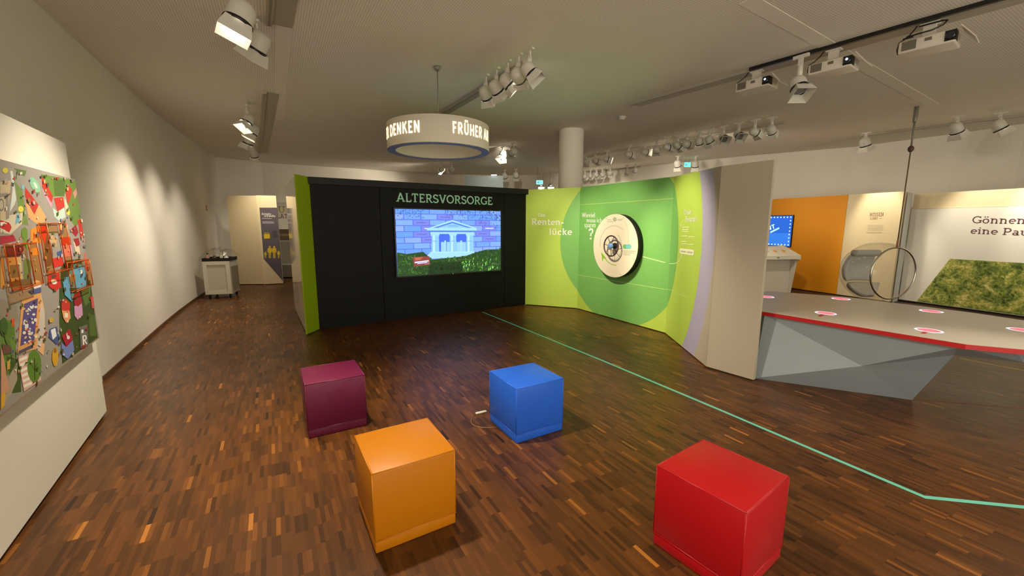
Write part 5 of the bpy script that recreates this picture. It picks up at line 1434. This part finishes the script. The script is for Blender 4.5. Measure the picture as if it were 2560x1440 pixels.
# projectors
M['pj_white'] = mat('projector_white', (226, 220, 206), 0.4); M['vent'] = mat('vent_grey', (112, 104, 92), 0.6); M['lens_glass'] = mat('lens_glass', (10, 14, 30), 0.05, spec=1.0)
M['pj_light'] = emit('projector_light', (170, 200, 255), 3.0)
az4 = math.atan2(d4[1], d4[0])
def line4(u, v, z):     # along the projector track: the track point whose column matches picture column u
    best = min(np.linspace(-2.5, 5, 400), key=lambda k: abs((lambda c: 1280 + F * c[0] / c[2] - u)(CR @ (np.array([*(q4a[:2] + d4 * k), z]) - np.array([0, 0, H])))))
    return q4a[:2] + d4 * best
pj_lens = []
for u, cz_, lbl, glow in ((1893, 3.44, 'white ceiling projector nearest the long spotlight row', True), (2082, 3.43, 'white ceiling projector beside the silver grey spotlight', True), (2322, 3.42, 'white ceiling projector with a loop of black cable', False)):
    p = line4(u, 215, cz_)
    t = thing('projector', lbl, 'projector', (p[0], p[1], HC), az4 , 'projectors on the ceiling track')
    zc = cz_ - HC
    bm = rounded_box((0.40, 0.29, 0.115), 0.014, 2); bm_mesh('housing', bm, 'pj_white', t, True, (0.0, 0.0, zc))
    MB().box((-0.12, -0.147, zc + .004), (0.105, 0.006, 0.082)).build('vent', 'vent', t)
    MB().box((0.015, -0.147, zc + .02), (0.05, 0.005, 0.028)).build('label_plate', 'vent', t)
    MB().box((0.165, -0.10, zc + .002), (0.075, 0.10, 0.09)).build('lens_bay', 'black_metal', t)
    MB().lathe([(0.035, 0), (0.035, 0.012), (0.028, 0.02)], 18, R=Matrix.Rotation(math.pi / 2, 3, 'X'), c=(0.165, -0.149, zc)).build('objective', 'lens_glass', t)
    if glow: MB().lathe([(0.012, 0), (0.012, 0.003)], 10, R=Matrix.Rotation(math.pi / 2, 3, 'X'), c=(0.165, -0.17, zc + .008)).build('light_spot', 'pj_light', t)
    R = Matrix.Rotation(math.radians(38), 3, 'Y')
    MB().box((0.275, -0.02, zc + 0.01), (0.008, 0.24, 0.17), R=R.inverted()).build('lens_flap', 'pj_white', t)
    MB().box((-0.01, 0.0, (zc + 0.0575 - 0.06) / 2), (0.09, 0.05, -0.06 - zc - 0.0575)).build('ceiling_bracket', 'pj_white', t)
    MB().box((-0.01, 0.0, -0.008 - 0.044), (0.14, 0.08, 0.016)).build('bracket_plate', 'pj_white', t)
    cab = [(-0.10, -0.03, -0.05), (-0.12, -0.08, -0.11), (-0.155, -0.11, zc + 0.085), (-0.20, -0.12, zc + 0.06), (-0.215, -0.10, zc), (-0.205, -0.09, zc - 0.045)]
    MB().tube(cab, 0.006, 6).build('cable', 'black_metal', t)
    if 'loop' in lbl:
        lp = [(-0.17, -0.14, zc + 0.075), (-0.08, -0.16, zc + 0.085), (0.03, -0.15, zc + 0.09), (0.10, -0.12, zc + 0.12), (0.12, -0.09, zc + 0.16), (0.08, -0.06, zc + 0.18), (0.0, -0.05, zc + 0.185), (-0.08, -0.05, zc + 0.185)]
        MB().tube(lp, 0.007, 6).build('cable_loop', 'black_metal', t)
        MB().box((-0.12, -0.155, zc + 0.078), (0.05, 0.022, 0.022)).build('cable_plug', 'black_metal', t)
    pj_lens.append(Vector((p[0], p[1], cz_)) + Matrix.Rotation(az4, 3, 'Z') @ Vector((0.165, -0.21, 0)))
# each projector throws a small disc of light on each touch field near it
for k, p in enumerate(touch_pts):
    src = pj_lens[0 if k in (0, 1) else (1 if k in (2, 3) else 2)]
    dist = (Vector(p) - src).length
    spot('projector_beam', src, tuple(p), 330, math.degrees(2 * math.atan(0.10 / dist)), 0.25, (0.92, 0.92, 1.0), 0.004)

# smoke detector and exit signs
p = atz(1555, 291, HC)
t = thing('smoke_detector', 'small round white smoke detector on the ceiling', 'smoke detector', (p[0], p[1], HC))
MB().lathe([(0.03, -0.06), (0.055, -0.052), (0.06, -0.03)], 20, cap1=False).build('sensor_head', 'metal_white', t)
MB().lathe([(0.062, -0.03), (0.07, -0.02), (0.07, -0.0005)], 20).build('ceiling_base', 'metal_white', t)
M['exit_glow'] = emit('exit_glow', (90, 200, 220), 3.2); M['exit_green'] = emit('exit_green', (70, 220, 180), 3.0)
def exit_sign(px, y, w, h, label, m):
    r = ray(*px); k = y / r[1]; c = Vector((r[0] * k, y, H + r[2] * k))
    t = thing('exit_sign', label, 'exit sign', (c.x, c.y, c.z - h / 2))
    MB().box((0, 0, h / 2), (w, 0.03, h)).build('housing', 'metal_white', t)
    MB().box((0, -0.017, h / 2), (w - 0.02, 0.004, h - 0.02)).build('lit_face', m, t)
    mb = MB(); wt = 0.0205
    for x0, x1, za, zb in ((-.30, -.12, .30, .70), (-.04, .04, .2, .8), (.10, .30, .44, .56)): mb.box(((x0 + x1) / 2 * w, -wt, (za + zb) / 2 * h), ((x1 - x0) * w, 0.003, (zb - za) * h))
    mb.build('pictogram', 'white_print', t)
    for sx in (-.3, .3): MB().tube([(sx * w, 0, h), (sx * w, 0, HC - c.z + h / 2)], 0.004, 6).build('hanger', 'metal_grey', t)
exit_sign((1349, 456), 14.5, 0.24, 0.15, 'lit turquoise exit sign hanging behind the lime partition', 'exit_glow')
exit_sign((1718, 412), 12.9, 0.20, 0.15, 'lit green exit sign between two far spotlights', 'exit_green')


# tiny lit faces (lenses, LEDs, signs) need no light sampling of their own: the spot beams carry their light
for m_ in bpy.data.materials:
    if m_.name != 'screen_light': m_.cycles.emission_sampling = 'NONE'
